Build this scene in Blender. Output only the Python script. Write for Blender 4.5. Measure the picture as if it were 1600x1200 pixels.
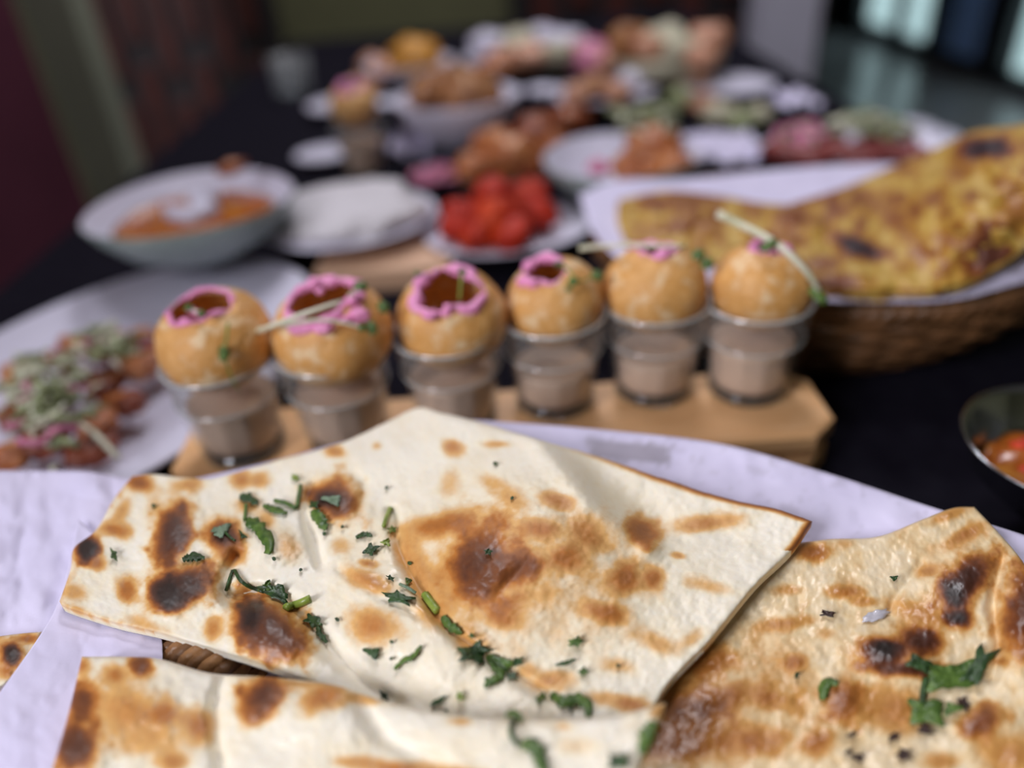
import bpy, bmesh, math, random
import numpy as np
from mathutils import Vector, Matrix, noise as mnoise

for o in list(bpy.data.objects): bpy.data.objects.remove(o)
random.seed(7)
SC = bpy.context.scene
COL = SC.collection
T = 0.75                      # table top height above the floor

# ------------------------------------------------------------------ camera
FPX = 1200.0
PITCH, ROLL, CAMH = math.radians(33.0), math.radians(4.5), 0.31
CAM = np.array([0.0, 0.0, T + CAMH])
_f = np.array([0, math.cos(PITCH), -math.sin(PITCH)])
_r0 = np.array([1.0, 0, 0]); _u0 = np.array([0, math.sin(PITCH), math.cos(PITCH)])
_cr = math.cos(ROLL)*_r0 - math.sin(ROLL)*_u0
_cu = math.sin(ROLL)*_r0 + math.cos(ROLL)*_u0
cd = bpy.data.cameras.new('camera'); cam = bpy.data.objects.new('camera', cd); COL.objects.link(cam)
cam.matrix_world = Matrix(((_cr[0], _cu[0], -_f[0], CAM[0]), (_cr[1], _cu[1], -_f[1], CAM[1]),
                           (_cr[2], _cu[2], -_f[2], CAM[2]), (0, 0, 0, 1)))
cd.sensor_width = 36.0; cd.lens = 36.0*FPX/1600.0; cd.clip_start = 0.01; cd.clip_end = 60
cd.dof.use_dof = True; cd.dof.focus_distance = 0.292; cd.dof.aperture_fstop = 2.3
SC.camera = cam

# ------------------------------------------------------------------ world, lights, exposure
w = bpy.data.worlds.new('daylight'); SC.world = w; w.use_nodes = True
bg = w.node_tree.nodes['Background']; bg.inputs[0].default_value = (0.62, 0.86, 0.9, 1); bg.inputs[1].default_value = 0.95
def area(name, loc, aim, sx, sy, energy, col):
    l = bpy.data.lights.new(name, 'AREA'); l.shape = 'RECTANGLE'; l.size = sx; l.size_y = sy
    l.energy = energy; l.color = col
    o = bpy.data.objects.new(name, l); COL.objects.link(o); o.location = loc
    o.rotation_euler = (Vector(aim)-Vector(loc)).to_track_quat('-Z', 'Y').to_euler()
    return o
area('window_daylight', (-1.62, -0.62, 1.95), (0, 0.35, T+0.05), 1.3, 1.0, 103, (0.95, 0.94, 1.0))
area('added_top_light', (-0.15, 0.75, 2.78), (-0.15, 0.75, 0), 0.5, 0.5, 8, (0.97, 0.95, 1.0))  # out of view, added for top light and sheen
area('far_fill_light', (0.1, 1.9, 2.78), (0.1, 1.9, 0), 0.5, 0.5, 26, (0.97, 0.95, 1.0))  # fill added to brighten the far dishes, without a fixture
SC.view_settings.view_transform = 'Standard'; SC.view_settings.look = 'None'
SC.view_settings.gamma = 1.0; SC.view_settings.use_curve_mapping = False
SC.view_settings.exposure = 0.1

# ------------------------------------------------------------------ pixel helpers
def rays(px, py):
    px = np.asarray(px, float); py = np.asarray(py, float)
    return _f + ((px-800)/FPX)[..., None]*_cr - ((py-600)/FPX)[..., None]*_cu
def unproj(px, py, z):
    d = rays(px, py); t = (T + np.asarray(z) - CAM[2])/d[..., 2]
    return CAM + t[..., None]*d
def at(px, py, z=0.0):
    """point over the table, z metres above the table top"""
    return Vector(unproj(np.float64(px), np.float64(py), np.float64(z)))
def mpp(px, py, z=0.0):
    d = rays(px, py); return float((T+z-CAM[2])/d[2]/FPX)
def aty(px, py, Y):
    d = rays(px, py); t = (Y-CAM[1])/d[1]; return Vector(CAM + t*d)
def on_sphere(px, py, c, r):
    """where the ray through a point meets a ball; else its nearest pass"""
    d = Vector(rays(px, py)).normalized(); o = Vector(CAM); oc = c-o; b = oc.dot(d)
    q = oc.length_squared-b*b
    return o + d*(b-math.sqrt(max(r*r-q, 0)))

# ------------------------------------------------------------------ numpy noise
_rng = np.random.RandomState(3); _LAT = _rng.rand(256, 256)
def vnoise(x, y):
    xi = np.floor(x).astype(int); yi = np.floor(y).astype(int); fx = x-xi; fy = y-yi
    fx = fx*fx*(3-2*fx); fy = fy*fy*(3-2*fy)
    a = _LAT[xi & 255, yi & 255]; b = _LAT[(xi+1) & 255, yi & 255]; c = _LAT[xi & 255, (yi+1) & 255]; d = _LAT[(xi+1) & 255, (yi+1) & 255]
    return (a*(1-fx)+b*fx)*(1-fy)+(c*(1-fx)+d*fx)*fy
def fbm(x, y, oct=4, g=0.5):
    s = 0; a = 1; t = 0
    for i in range(oct):
        s = s + a*vnoise(x*2**i+17*i, y*2**i+31*i); t += a; a *= g
    return s/t
def sstep(e0, e1, x):
    t = np.clip((x-e0)/(e1-e0), 0, 1); return t*t*(3-2*t)

# ------------------------------------------------------------------ object helpers
def tag(o, label=None, cat=None, group=None, kind=None):
    if label: o['label'] = label
    if cat: o['category'] = cat
    if group: o['group'] = group
    if kind: o['kind'] = kind
    return o
def empty(name, loc=(0, 0, 0)):
    o = bpy.data.objects.new(name, None); COL.objects.link(o); o.location = loc; o.empty_display_size = .02; return o
def link_mesh(name, me, m, parent=None, smooth=True):
    if smooth:
        me.polygons.foreach_set('use_smooth', [True]*len(me.polygons))
    if m is not None: me.materials.append(m)
    o = bpy.data.objects.new(name, me); COL.objects.link(o)
    if parent is not None:
        o.parent = parent
        o.matrix_parent_inverse = Matrix.Translation(-Vector(parent.location))if parent.rotation_euler[:] == (0, 0, 0) else parent.matrix_basis.inverted()
    return o
def mesh(name, v, f, m, parent=None, smooth=True):
    me = bpy.data.meshes.new(name); me.from_pydata([tuple(p) for p in v], [], f); me.update()
    return link_mesh(name, me, m, parent, smooth)
def grid_faces(nu, nv, off=0, flip=False, closeu=False):
    """nu x nv vertices, index j*nu+i"""
    F = []
    for j in range(nv-1):
        for i in range(nu if closeu else nu-1):
            a = off+j*nu+i; b = off+j*nu+(i+1) % nu; c = b+nu; d = a+nu
            F.append((a, d, c, b) if flip else (a, b, c, d))
    return F
def lathe_v(prof, seg=48, fn=None):
    V = []
    for (r, z) in prof:
        for i in range(seg):
            a = 2*math.pi*i/seg
            x, y, zz = r*math.cos(a), r*math.sin(a), z
            if fn: x, y, zz = fn(x, y, zz, a, r)
            V.append((x, y, zz))
    return V
def lathe(name, prof, m, parent=None, loc=(0, 0, 0), seg=48, fn=None, rot=None, cap=True):
    V = lathe_v(prof, seg, fn); F = grid_faces(seg, len(prof), closeu=True)
    if cap:
        F.append(tuple(reversed(range(seg)))); n = (len(prof)-1)*seg; F.append(tuple(range(n, n+seg)))
    M = Matrix.Translation(Vector(loc)) @ (rot.to_4x4() if rot else Matrix())
    return mesh(name, [M @ Vector(p) for p in V], F, m, parent)
def tube_geo(pts, rad, sides=8, closed=False, V=None, F=None):
    V = [] if V is None else V; F = [] if F is None else F
    pts = [Vector(p) for p in pts]; n = len(pts); off = len(V)
    up = Vector((0, 0, 1))
    for i, p in enumerate(pts):
        t = (pts[(i+1) % n]-pts[i-1]) if closed else (pts[min(i+1, n-1)]-pts[max(i-1, 0)])
        t.normalize(); s = t.cross(up)
        if s.length < 1e-4: s = Vector((1, 0, 0))
        s.normalize(); q = s.cross(t); r = rad[i] if hasattr(rad, '__len__') else rad
        for k in range(sides):
            a = 2*math.pi*k/sides; V.append(p+s*(r*math.cos(a))+q*(r*math.sin(a)))
    for i in range(n if closed else n-1):
        for k in range(sides):
            a = off+i*sides+k; b = off+i*sides+(k+1) % sides; c = off+((i+1) % n)*sides+(k+1) % sides; d = off+((i+1) % n)*sides+k
            F.append((a, d, c, b))
    if not closed:
        F.append(tuple(off+k for k in range(sides))); F.append(tuple(off+(n-1)*sides+k for k in reversed(range(sides))))
    return V, F
def tube(name, pts, rad, m, parent=None, sides=8, closed=False):
    V, F = tube_geo(pts, rad, sides, closed); return mesh(name, V, F, m, parent)
def smooth_line(pts, n):
    """Catmull-Rom through the points, resampled by length"""
    P = np.array(pts, float)
    if len(P) == 2: 
        t = np.linspace(0, 1, n)[:, None]; return P[0]*(1-t)+P[1]*t
    Q = np.vstack([2*P[0]-P[1], P, 2*P[-1]-P[-2]]); out = []
    for i in range(1, len(Q)-2):
        for t in np.linspace(0, 1, 24, endpoint=False):
            a, b, c, d = Q[i-1], Q[i], Q[i+1], Q[i+2]
            out.append(.5*((2*b)+(-a+c)*t+(2*a-5*b+4*c-d)*t*t+(-a+3*b-3*c+d)*t**3))
    out.append(P[-1]); out = np.array(out)
    s = np.r_[0, np.cumsum(np.linalg.norm(np.diff(out, axis=0), axis=1))]
    q = np.linspace(0, s[-1], n)
    return np.stack([np.interp(q, s, out[:, k]) for k in range(out.shape[1])], 1)
def box(name, c, s, m, parent=None, bev=0.0, rz=0.0):
    bm = bmesh.new(); bmesh.ops.create_cube(bm, size=1)
    bmesh.ops.scale(bm, vec=s, verts=bm.verts)
    if bev: bmesh.ops.bevel(bm, geom=bm.edges[:], offset=bev, segments=2, affect='EDGES', profile=.5)
    bmesh.ops.transform(bm, matrix=Matrix.Translation(c) @ Matrix.Rotation(rz, 4, 'Z'), verts=bm.verts)
    me = bpy.data.meshes.new(name); bm.to_mesh(me); bm.free()
    return link_mesh(name, me, m, parent, smooth=False)
def blob(name, c, s, m, parent=None, amp=.25, freq=1.6, sub=3, seed=0, flat=None, rz=0.0):
    """lumpy piece of food: radii s, noise displaced, flat underside"""
    bm = bmesh.new(); bmesh.ops.create_icosphere(bm, subdivisions=sub, radius=1)
    off = Vector((seed*3.7, seed*1.3, seed*7.1))
    R = Matrix.Rotation(rz, 3, 'Z')
    for v in bm.verts:
        n = v.co.normalized(); k = 1+amp*mnoise.noise(n*freq+off)+amp*.4*mnoise.noise(n*freq*3+off)
        p = n*k
        if flat is not None and p.z < -flat: p.z = -flat+(p.z+flat)*.15
        v.co = R @ Vector((p.x*s[0], p.y*s[1], p.z*s[2])) + Vector(c)
    me = bpy.data.meshes.new(name); bm.to_mesh(me); bm.free()
    return link_mesh(name, me, m, parent)

# ------------------------------------------------------------------ materials
MATS = {}
def nt_new(name):
    m = bpy.data.materials.new(name); m.use_nodes = True; nt = m.node_tree; b = nt.nodes['Principled BSDF']; MATS[name] = m
    return m, nt, b
def ramp(nt, stops, src):
    r = nt.nodes.new('ShaderNodeValToRGB'); e = r.color_ramp.elements
    while len(e) < len(stops): e.new(0.5)
    for k, (p, c) in enumerate(stops): e[k].position = p; e[k].color = (*c, 1)
    nt.links.new(src, r.inputs[0]); return r
def mat(name, c1, c2=None, scale=30, rough=.5, bump=0.0, bscale=None, metal=0, spec=.5, c3=None, detail=4, sss=0.0, stretch=None):
    m, nt, b = nt_new(name); L = nt.links
    b.inputs['Roughness'].default_value = rough; b.inputs['Metallic'].default_value = metal
    b.inputs['Specular IOR Level'].default_value = spec
    if sss: b.inputs['Subsurface Weight'].default_value = sss; b.inputs['Subsurface Radius'].default_value = (.004, .002, .001)
    tc = nt.nodes.new('ShaderNodeTexCoord'); src = tc.outputs['Object']
    if stretch:
        mp = nt.nodes.new('ShaderNodeMapping'); mp.inputs['Scale'].default_value = stretch; L.new(src, mp.inputs[0]); src = mp.outputs[0]
    if c2 is None: c2 = tuple(x*.85 for x in c1)
    n = nt.nodes.new('ShaderNodeTexNoise'); n.inputs['Scale'].default_value = scale; n.inputs['Detail'].default_value = detail; L.new(src, n.inputs['Vector'])
    st = [(.35, c1), (.65, c2)] if c3 is None else [(.32, c1), (.5, c2), (.66, c3)]
    r = ramp(nt, st, n.outputs[0]); L.new(r.outputs[0], b.inputs['Base Color'])
    if bump:
        n2 = nt.nodes.new('ShaderNodeTexNoise'); n2.inputs['Scale'].default_value = bscale or scale*4; n2.inputs['Detail'].default_value = 3; L.new(src, n2.inputs['Vector'])
        bp = nt.nodes.new('ShaderNodeBump'); bp.inputs['Strength'].default_value = bump; bp.inputs['Distance'].default_value = .002
        L.new(n2.outputs[0], bp.inputs['Height']); L.new(bp.outputs[0], b.inputs['Normal'])
    return m
def naan_mat(name, stops, wetr=.32):
    m, nt, b = nt_new(name); L = nt.links
    tc = nt.nodes.new('ShaderNodeTexCoord')
    at_ = nt.nodes.new('ShaderNodeAttribute'); at_.attribute_name = 'toast'
    n = nt.nodes.new('ShaderNodeTexNoise'); n.inputs['Scale'].default_value = 420; n.inputs['Detail'].default_value = 5; L.new(tc.outputs['Object'], n.inputs['Vector'])
    sub = nt.nodes.new('ShaderNodeMath'); sub.operation = 'SUBTRACT'; L.new(n.outputs[0], sub.inputs[0]); sub.inputs[1].default_value = .5
    ma = nt.nodes.new('ShaderNodeMath'); ma.operation = 'MULTIPLY_ADD'; L.new(sub.outputs[0], ma.inputs[0]); ma.inputs[1].default_value = .10; L.new(at_.outputs['Fac'], ma.inputs[2])
    r = ramp(nt, stops, ma.outputs[0]); L.new(r.outputs[0], b.inputs['Base Color'])
    wa = nt.nodes.new('ShaderNodeAttribute'); wa.attribute_name = 'butter'
    mr = nt.nodes.new('ShaderNodeMapRange'); L.new(wa.outputs['Fac'], mr.inputs[0]); mr.inputs[3].default_value = .58; mr.inputs[4].default_value = wetr; L.new(mr.outputs[0], b.inputs['Roughness'])
    b.inputs['Specular IOR Level'].default_value = .5
    b.inputs['Subsurface Weight'].default_value = .12; b.inputs['Subsurface Radius'].default_value = (.003, .002, .0012); b.inputs['Subsurface Scale'].default_value = 1.0
    n2 = nt.nodes.new('ShaderNodeTexNoise'); n2.inputs['Scale'].default_value = 260; n2.inputs['Detail'].default_value = 6; L.new(tc.outputs['Object'], n2.inputs['Vector'])
    bp = nt.nodes.new('ShaderNodeBump'); bp.inputs['Strength'].default_value = .15; bp.inputs['Distance'].default_value = .001
    L.new(n2.outputs[0], bp.inputs['Height']); L.new(bp.outputs[0], b.inputs['Normal'])
    return m
NAAN = naan_mat('naan_crust', [(0.0, (.87, .82, .71)), (.13, (.84, .74, .55)), (.30, (.70, .40, .14)), (.48, (.46, .17, .035)), (.66, (.22, .07, .02)), (.82, (.09, .035, .02)), (.96, (.03, .018, .014))])
NAANB = naan_mat('naan_crust_buttered', [(0.0, (.84, .73, .54)), (.14, (.77, .58, .33)), (.30, (.60, .31, .09)), (.48, (.40, .15, .03)), (.66, (.19, .055, .015)), (.82, (.07, .022, .012)), (.96, (.02, .012, .01))], .34)
YNAAN = naan_mat('turmeric_naan', [(0.0, (.62, .43, .15)), (.12, (.50, .31, .06)), (.24, (.42, .21, .03)), (.38, (.30, .12, .025)), (.55, (.22, .06, .015)), (.75, (.06, .02, .02)), (.95, (.02, .01, .015))], .4)
PAPER = mat('parchment', (.70, .66, .86), (.65, .61, .81), 25, .75, .15, 120, spec=.2)
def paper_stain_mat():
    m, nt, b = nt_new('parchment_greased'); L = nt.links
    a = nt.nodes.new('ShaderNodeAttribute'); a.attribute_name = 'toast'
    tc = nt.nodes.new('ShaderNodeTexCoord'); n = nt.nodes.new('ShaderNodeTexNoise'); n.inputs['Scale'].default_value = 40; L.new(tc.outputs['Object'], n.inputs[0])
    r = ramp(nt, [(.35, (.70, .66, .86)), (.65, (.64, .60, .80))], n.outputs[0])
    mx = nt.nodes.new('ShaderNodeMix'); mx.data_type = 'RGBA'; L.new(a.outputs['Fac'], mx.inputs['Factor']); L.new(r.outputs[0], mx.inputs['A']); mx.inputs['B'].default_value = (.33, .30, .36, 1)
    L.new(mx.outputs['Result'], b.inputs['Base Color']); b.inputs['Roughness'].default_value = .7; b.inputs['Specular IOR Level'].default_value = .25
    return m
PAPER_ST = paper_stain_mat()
WICK = mat('wicker', (.30, .15, .06), (.16, .07, .028), 60, .45, .4, 300)
WICKL = mat('wicker_light', (.46, .24, .10), (.30, .14, .055), 60, .4, .4, 300)
WICKD = mat('wicker_dark', (.22, .10, .04), (.11, .05, .02), 60, .45, .4, 300)
WOOD = mat('pale_board_wood', (.84, .49, .24), (.76, .42, .19), 18, .45, .12, 120, c3=(.82, .50, .26), stretch=(1.2, 14, 14))
WOOD2 = mat('pinkish_board_wood', (.72, .46, .31), (.64, .40, .26), 18, .5, .1, 120, stretch=(1.2, 14, 14))
PURI = mat('puri_crust', (.82, .46, .17), (.70, .34, .09), 110, .45, .6, 420, c3=(.86, .62, .36), detail=7)
PINK = mat('pink_cream', (.88, .34, .62), (.84, .29, .56), 60, .35, .1)
CHAI = mat('milky_chai', (.74, .51, .38), (.71, .49, .365), 20, .35)
WHITE = mat('white_glaze', (.68, .66, .80), (.64, .62, .76), 10, .3)
CREAMW = mat('white_rice', (.70, .67, .72), (.60, .57, .62), 180, .6, .8, 260)
CELADON = mat('celadon_glaze', (.33, .40, .39), (.27, .34, .33), 16, .3)
STEEL = mat('brushed_steel', (.55, .57, .60), (.5, .52, .55), 30, .16, metal=1)
CLOTH = mat('black_tablecloth', (.010, .009, .015), (.007, .006, .011), 60, .8, .1, 400, spec=.04)
LEAF = mat('cilantro_green', (.11, .19, .035), (.045, .095, .02), 300, .4, .3, 500)
LEAFD = mat('cilantro_dark', (.035, .085, .02), (.018, .04, .013), 300, .45, .3, 500)
LEAFG = mat('cilantro_dusty', (.20, .28, .19), (.11, .17, .10), 300, .5, .3, 500)
STEM = mat('cilantro_stem', (.26, .33, .06), (.17, .24, .035), 200, .35)
SPROUT = mat('sprout_stem', (.76, .75, .62), (.60, .62, .44), 100, .4)
CHARF = mat('charred_flake', (.05, .018, .012), (.022, .01, .008), 300, .4, .4)
CURRY = mat('orange_curry', (.42, .12, .015), (.30, .07, .01), 45, .25, .5, 90, c3=(.50, .20, .03))
TANDOORI = mat('tandoori_brown', (.30, .065, .02), (.17, .03, .012), 50, .4, .6, 160, c3=(.50, .17, .05))
ORANGEF = mat('roast_orange', (.50, .17, .05), (.36, .10, .03), 45, .4, .6, 160, c3=(.58, .26, .10))
REDT = mat('red_tikka', (.56, .030, .008), (.36, .014, .005), 35, .55, .4, 160, c3=(.62, .06, .014), spec=.3)
KEBAB = mat('dark_red_kebab', (.28, .045, .04), (.17, .025, .025), 60, .4, .5, 160)
ONION = mat('pink_onion', (.62, .22, .34), (.50, .14, .26), 40, .35)
BROWNF = mat('crisp_brown', (.38, .16, .05), (.26, .09, .025), 50, .5, .8, 160, c3=(.50, .26, .10))
YELLOWF = mat('saffron_yellow', (.66, .31, .025), (.55, .22, .02), 60, .5, .7, 160)
PEACH = mat('peach_food', (.62, .33, .22), (.50, .22, .13), 50, .45, .5, 160)
PALEF = mat('pale_green_food', (.54, .50, .38), (.42, .40, .27), 60, .5, .7, 160)
HERB = mat('mixed_herbs', (.30, .34, .17), (.17, .20, .09), 120, .5, .7, 200)
MAROON = mat('maroon_wall', (.085, .012, .032), (.07, .009, .026), 6, .7)
OLIVE = mat('olive_wall', (.115, .115, .055), (.10, .10, .048), 5, .75)
OLIVEC = mat('olive_column', (.235, .25, .19), (.215, .23, .175), 5, .7)
LILAC = mat('lilac_column', (.50, .49, .60), (.47, .46, .57), 5, .6)
CARVED = mat('red_brown_wood', (.075, .014, .010), (.05, .010, .008), 8, .5)
DARKW = mat('dark_wood', (.018, .013, .016), (.012, .010, .012), 8, .5)
FLOORM = mat('grey_floor', (.32, .30, .32), (.27, .26, .27), 4, .22)
CEILM = mat('ceiling_paint', (.30, .29, .27), (.28, .27, .25), 4, .8)
GREYT = mat('grey_tabletop', (.20, .20, .22), (.18, .18, .20), 8, .4)
AQUA = mat('pale_aqua', (.55, .72, .74), (.5, .68, .70), 8, .5)
BLUE = mat('blue_panel', (.30, .48, .92), (.27, .44, .86), 8, .5)
FRAME = mat('dark_frame', (.02, .022, .028), (.016, .018, .022), 8, .4)
def thin_glass(name, tint=(.97, .98, .98), base=.03, rough=.03, painted_haze=0.0):
    m, nt, b = nt_new(name); L = nt.links; nt.nodes.remove(b); out = nt.nodes['Material Output']
    tr = nt.nodes.new('ShaderNodeBsdfTransparent'); tr.inputs[0].default_value = (*tint, 1)
    gl = nt.nodes.new('ShaderNodeBsdfGlossy'); gl.inputs['Roughness'].default_value = rough
    lw = nt.nodes.new('ShaderNodeLayerWeight'); lw.inputs[0].default_value = .5; pw = nt.nodes.new('ShaderNodeMath'); pw.operation = 'POWER'; L.new(lw.outputs['Facing'], pw.inputs[0]); pw.inputs[1].default_value = 3.0
    ma = nt.nodes.new('ShaderNodeMath'); ma.operation = 'MULTIPLY_ADD'; L.new(pw.outputs[0], ma.inputs[0]); ma.inputs[1].default_value = .5; ma.inputs[2].default_value = base
    mx = nt.nodes.new('ShaderNodeMixShader'); L.new(ma.outputs[0], mx.inputs[0]); L.new(tr.outputs[0], mx.inputs[1]); L.new(gl.outputs[0], mx.inputs[2])
    fin = mx.outputs[0]
    if painted_haze:   # diffuse white painted in to imitate light caught in moulded glass
        df = nt.nodes.new('ShaderNodeBsdfDiffuse'); df.inputs[0].default_value = (.85, .88, .9, 1)
        m2 = nt.nodes.new('ShaderNodeMixShader'); m2.inputs[0].default_value = painted_haze; L.new(fin, m2.inputs[1]); L.new(df.outputs[0], m2.inputs[2]); fin = m2.outputs[0]
    L.new(fin, out.inputs[0]); return m
GLASS = thin_glass('clear_glass', base=.05, painted_haze=.05); GLASSR = thin_glass('whitened_glass_lip', base=.22, painted_haze=.32); GLASSB = thin_glass('thick_glass_base', (.55, .58, .60), .06)
GLASSF = thin_glass('smoky_glass', (.8, .82, .84), .02, .35, .10)
PANE = thin_glass('window_glass', (.97, .99, .99), .02)

# ------------------------------------------------------------------ the room
def struct(o): o['kind'] = 'structure'; return o
struct(box('floor', (0.45, 2.3, -.05), (4.6, 8.0, .1), FLOORM))
struct(box('ceiling', (0.45, 2.3, 2.95), (4.6, 8.0, .1), CEILM))
struct(box('wall_front', (0.45, -1.65, 1.45), (4.5, .1, 2.9), OLIVE))
struct(box('wall_end', (0.45, 6.25, 1.45), (4.5, .1, 2.9), DARKW))
wl = empty('wall_left', (-1.8, 1.6, 0)); struct(wl)
for (y0, y1, z0, z1) in ((-1.6, -1.32, 0, 2.9), (.08, 6.2, 0, 2.9), (-1.32, .08, 0, 1.4), (-1.32, .08, 2.5, 2.9)):
    box('wall_section', (-1.75, (y0+y1)/2, (z0+z1)/2), (.1, y1-y0, z1-z0), OLIVE, wl)
w3 = empty('window_3', (-1.75, -.62, 1.4)); struct(w3)
for (cy, cz, sy, sz) in ((-.62, 1.43, 1.4, .06), (-.62, 2.47, 1.4, .06), (-1.29, 1.95, .06, .98), (.05, 1.95, .06, .98)):
    box('window_frame', (-1.75, cy, cz), (.08, sy, sz), FRAME, w3)
box('pane', (-1.76, -.62, 1.95), (.006, 1.28, .98), PANE, w3)
# maroon booth partition and olive column on the left
cL = aty(30, 0, 1.95); cR = aty(112, 0, 1.95)
struct(box('wall_partition', (cL.x-.03, .75, 1.2), (.06, 2.34, 2.4), MAROON))
struct(box('trim_1', ((cL.x+cR.x)/2, 1.99, 1.45), (cR.x-cL.x, .1, 2.9), OLIVEC))
# back wall, olive, up to the lilac column
YB = 3.0
xr = aty(1282, 40, YB).x
struct(box('wall_back', ((-1.7+xr)/2, YB+.05, 1.45), (xr+1.7, .1, 2.9), OLIVE))
a = aty(1188, 0, 2.6); b = aty(1284, 0, 2.6)
struct(box('trim_2', ((a.x+b.x)/2, 2.66, 1.45), (b.x-a.x, .12, 2.9), LILAC))
# window wall on the far right: tall glazed openings down to the floor
XW = 2.66
def atx(px, py, X):
    d = rays(px, py); t = X/d[0]; return Vector(CAM + t*d)
yy = [atx(p, q, XW).y for p, q in ((1332, 60), (1453, 60), (1555, 100), (1800, 100))]
def wallx(nm, y0, y1, z0, z1, m): struct(box(nm, (XW+.04, (y0+y1)/2, (z0+z1)/2), (.08, y1-y0, z1-z0), m))
wallx('wall_right', -1.6, yy[3], 0, 2.9, OLIVE); wallx('wall_right_pier', yy[2], yy[1], 0, 2.9, FRAME); wallx('wall_right_end', yy[0], 6.2, 0, 2.9, FRAME)
for i, (y0, y1) in enumerate(((yy[1], yy[0]), (yy[3], yy[2]))):
    wallx('wall_above_window', y0, y1, 2.4, 2.9, FRAME)
    wn = empty('window_%d' % (i+1), (XW, (y0+y1)/2, 0)); struct(wn)
    for cy, cz, sy, sz in (((y0+y1)/2, .04, y1-y0, .08), ((y0+y1)/2, 2.37, y1-y0, .06), (y0+.03, 1.2, .06, 2.4), (y1-.03, 1.2, .06, 2.4), (y0*.55+y1*.45, 1.2, .05, 2.4)):
        box('window_frame', (XW+.03, cy, cz), (.07, sy, sz), FRAME, wn)
    box('pane', (XW+.03, (y0+y1)/2, 1.2), (.006, y1-y0-.06, 2.36), PANE, wn)
p = atx(1512, 20, XW-.03)
bp_ = empty('wall_sign', p); tag(bp_, 'small blurred blue panel between the two bright windows', 'sign')
box('panel', p, (.03, .30, .42), BLUE, bp_, .008); box('panel_frame', p+Vector((.018, 0, 0)), (.02, .34, .46), FRAME, bp_, .006)

def screen(name, px0, px1, Y, label, n, backc):
    """slatted wooden screen standing against the back wall"""
    x0 = aty(px0, 40, Y).x; x1 = aty(px1, 40, Y).x; H = 2.5
    r = empty(name, ((x0+x1)/2, Y, 0)); tag(r, label, 'screen', 'carved wooden screens against the back wall')
    box('backing', ((x0+x1)/2, Y+.015, H/2), (x1-x0, .02, H), DARKW, r)
    for x in (x0+.02, x1-.02): box('frame_post', (x, Y-.02, H/2), (.05, .05, H), DARKW, r)
    for z in (.05, H-.03): box('frame_rail', ((x0+x1)/2, Y-.02, z), (x1-x0, .045, .06), DARKW, r)
    st = (x1-x0-.1)/n; me = None
    for k in range(n):
        for q in range(5):
            zc = .30+q*.47+(.12 if k % 2 else 0)
            c = Vector((x0+.05+st*(k+.5), Y-.012, zc))
            if me is None:
                o = box('slat', c, (st*.62, .03, .40), CARVED, r, .012); me = o.data; c0 = c
            else:
                o = bpy.data.objects.new('slat', me); COL.objects.link(o); o.parent = r; o.matrix_parent_inverse = Matrix.Translation(-Vector(r.location)); o.location = c-c0
    return r
screen('carved_screen', 118, 436, 2.9, 'dark red-brown slatted wooden screen beside the olive column', 6, DARKW)
screen('carved_screen', 800, 1182, 2.9, 'dark red-brown slatted wooden screen behind the far plates', 6, DARKW)

# ------------------------------------------------------------------ the laid table
tb = empty('dining_table', (.01, .95, 0)); tag(tb, 'long dining table under a smooth black tablecloth', 'table')
box('table_top', (.01, .95, T-.025), (1.02, 2.5, .046), DARKW, tb, .006)
for sx in (-.45, .45):
    for sy in (-1.1, 1.1): box('leg', (.01+sx, .95+sy, .35), (.06, .06, .70), DARKW, tb)
def cloth():
    V = []; n = 60; x0, x1, y0, y1 = -.51, .535, -.31, 2.21
    loop = []
    def per(k):  # perimeter point
        t = k/200*4; s = int(t) % 4; u = t-int(t)
        return [(x0+(x1-x0)*u, y0), (x1, y0+(y1-y0)*u), (x1-(x1-x0)*u, y1), (x0, y1-(y1-y0)*u)][s]
    V.append(((x0+x1)/2, (y0+y1)/2, T)); F = []
    rings = [(0, 0), (.006, -.004), (.010, -.05), (.018, -.16), (.025, -.26)]
    for j, (e, dz) in enumerate(rings):
        for k in range(200):
            x, y = per(k); cx, cy = x-.12, y-.95
            wv = math.sin(k*.9)*.010*min(1, -dz*5)
            nx = 1 if x >= x1 else (-1 if x <= x0 else 0); ny = 1 if y >= y1 else (-1 if y <= y0 else 0)
            V.append((x+nx*(e+wv), y+ny*(e+wv), T+dz))
    for k in range(200):
        F.append((0, 1+k, 1+(k+1) % 200))
        for j in range(len(rings)-1):
            a = 1+j*200+k; b = 1+j*200+(k+1) % 200; F.append((a, a+200, b+200, b))
    o = mesh('tablecloth', V, F, CLOTH, None, smooth=False); tag(o, 'plain black tablecloth covering the long table', 'tablecloth')
cloth()

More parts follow.
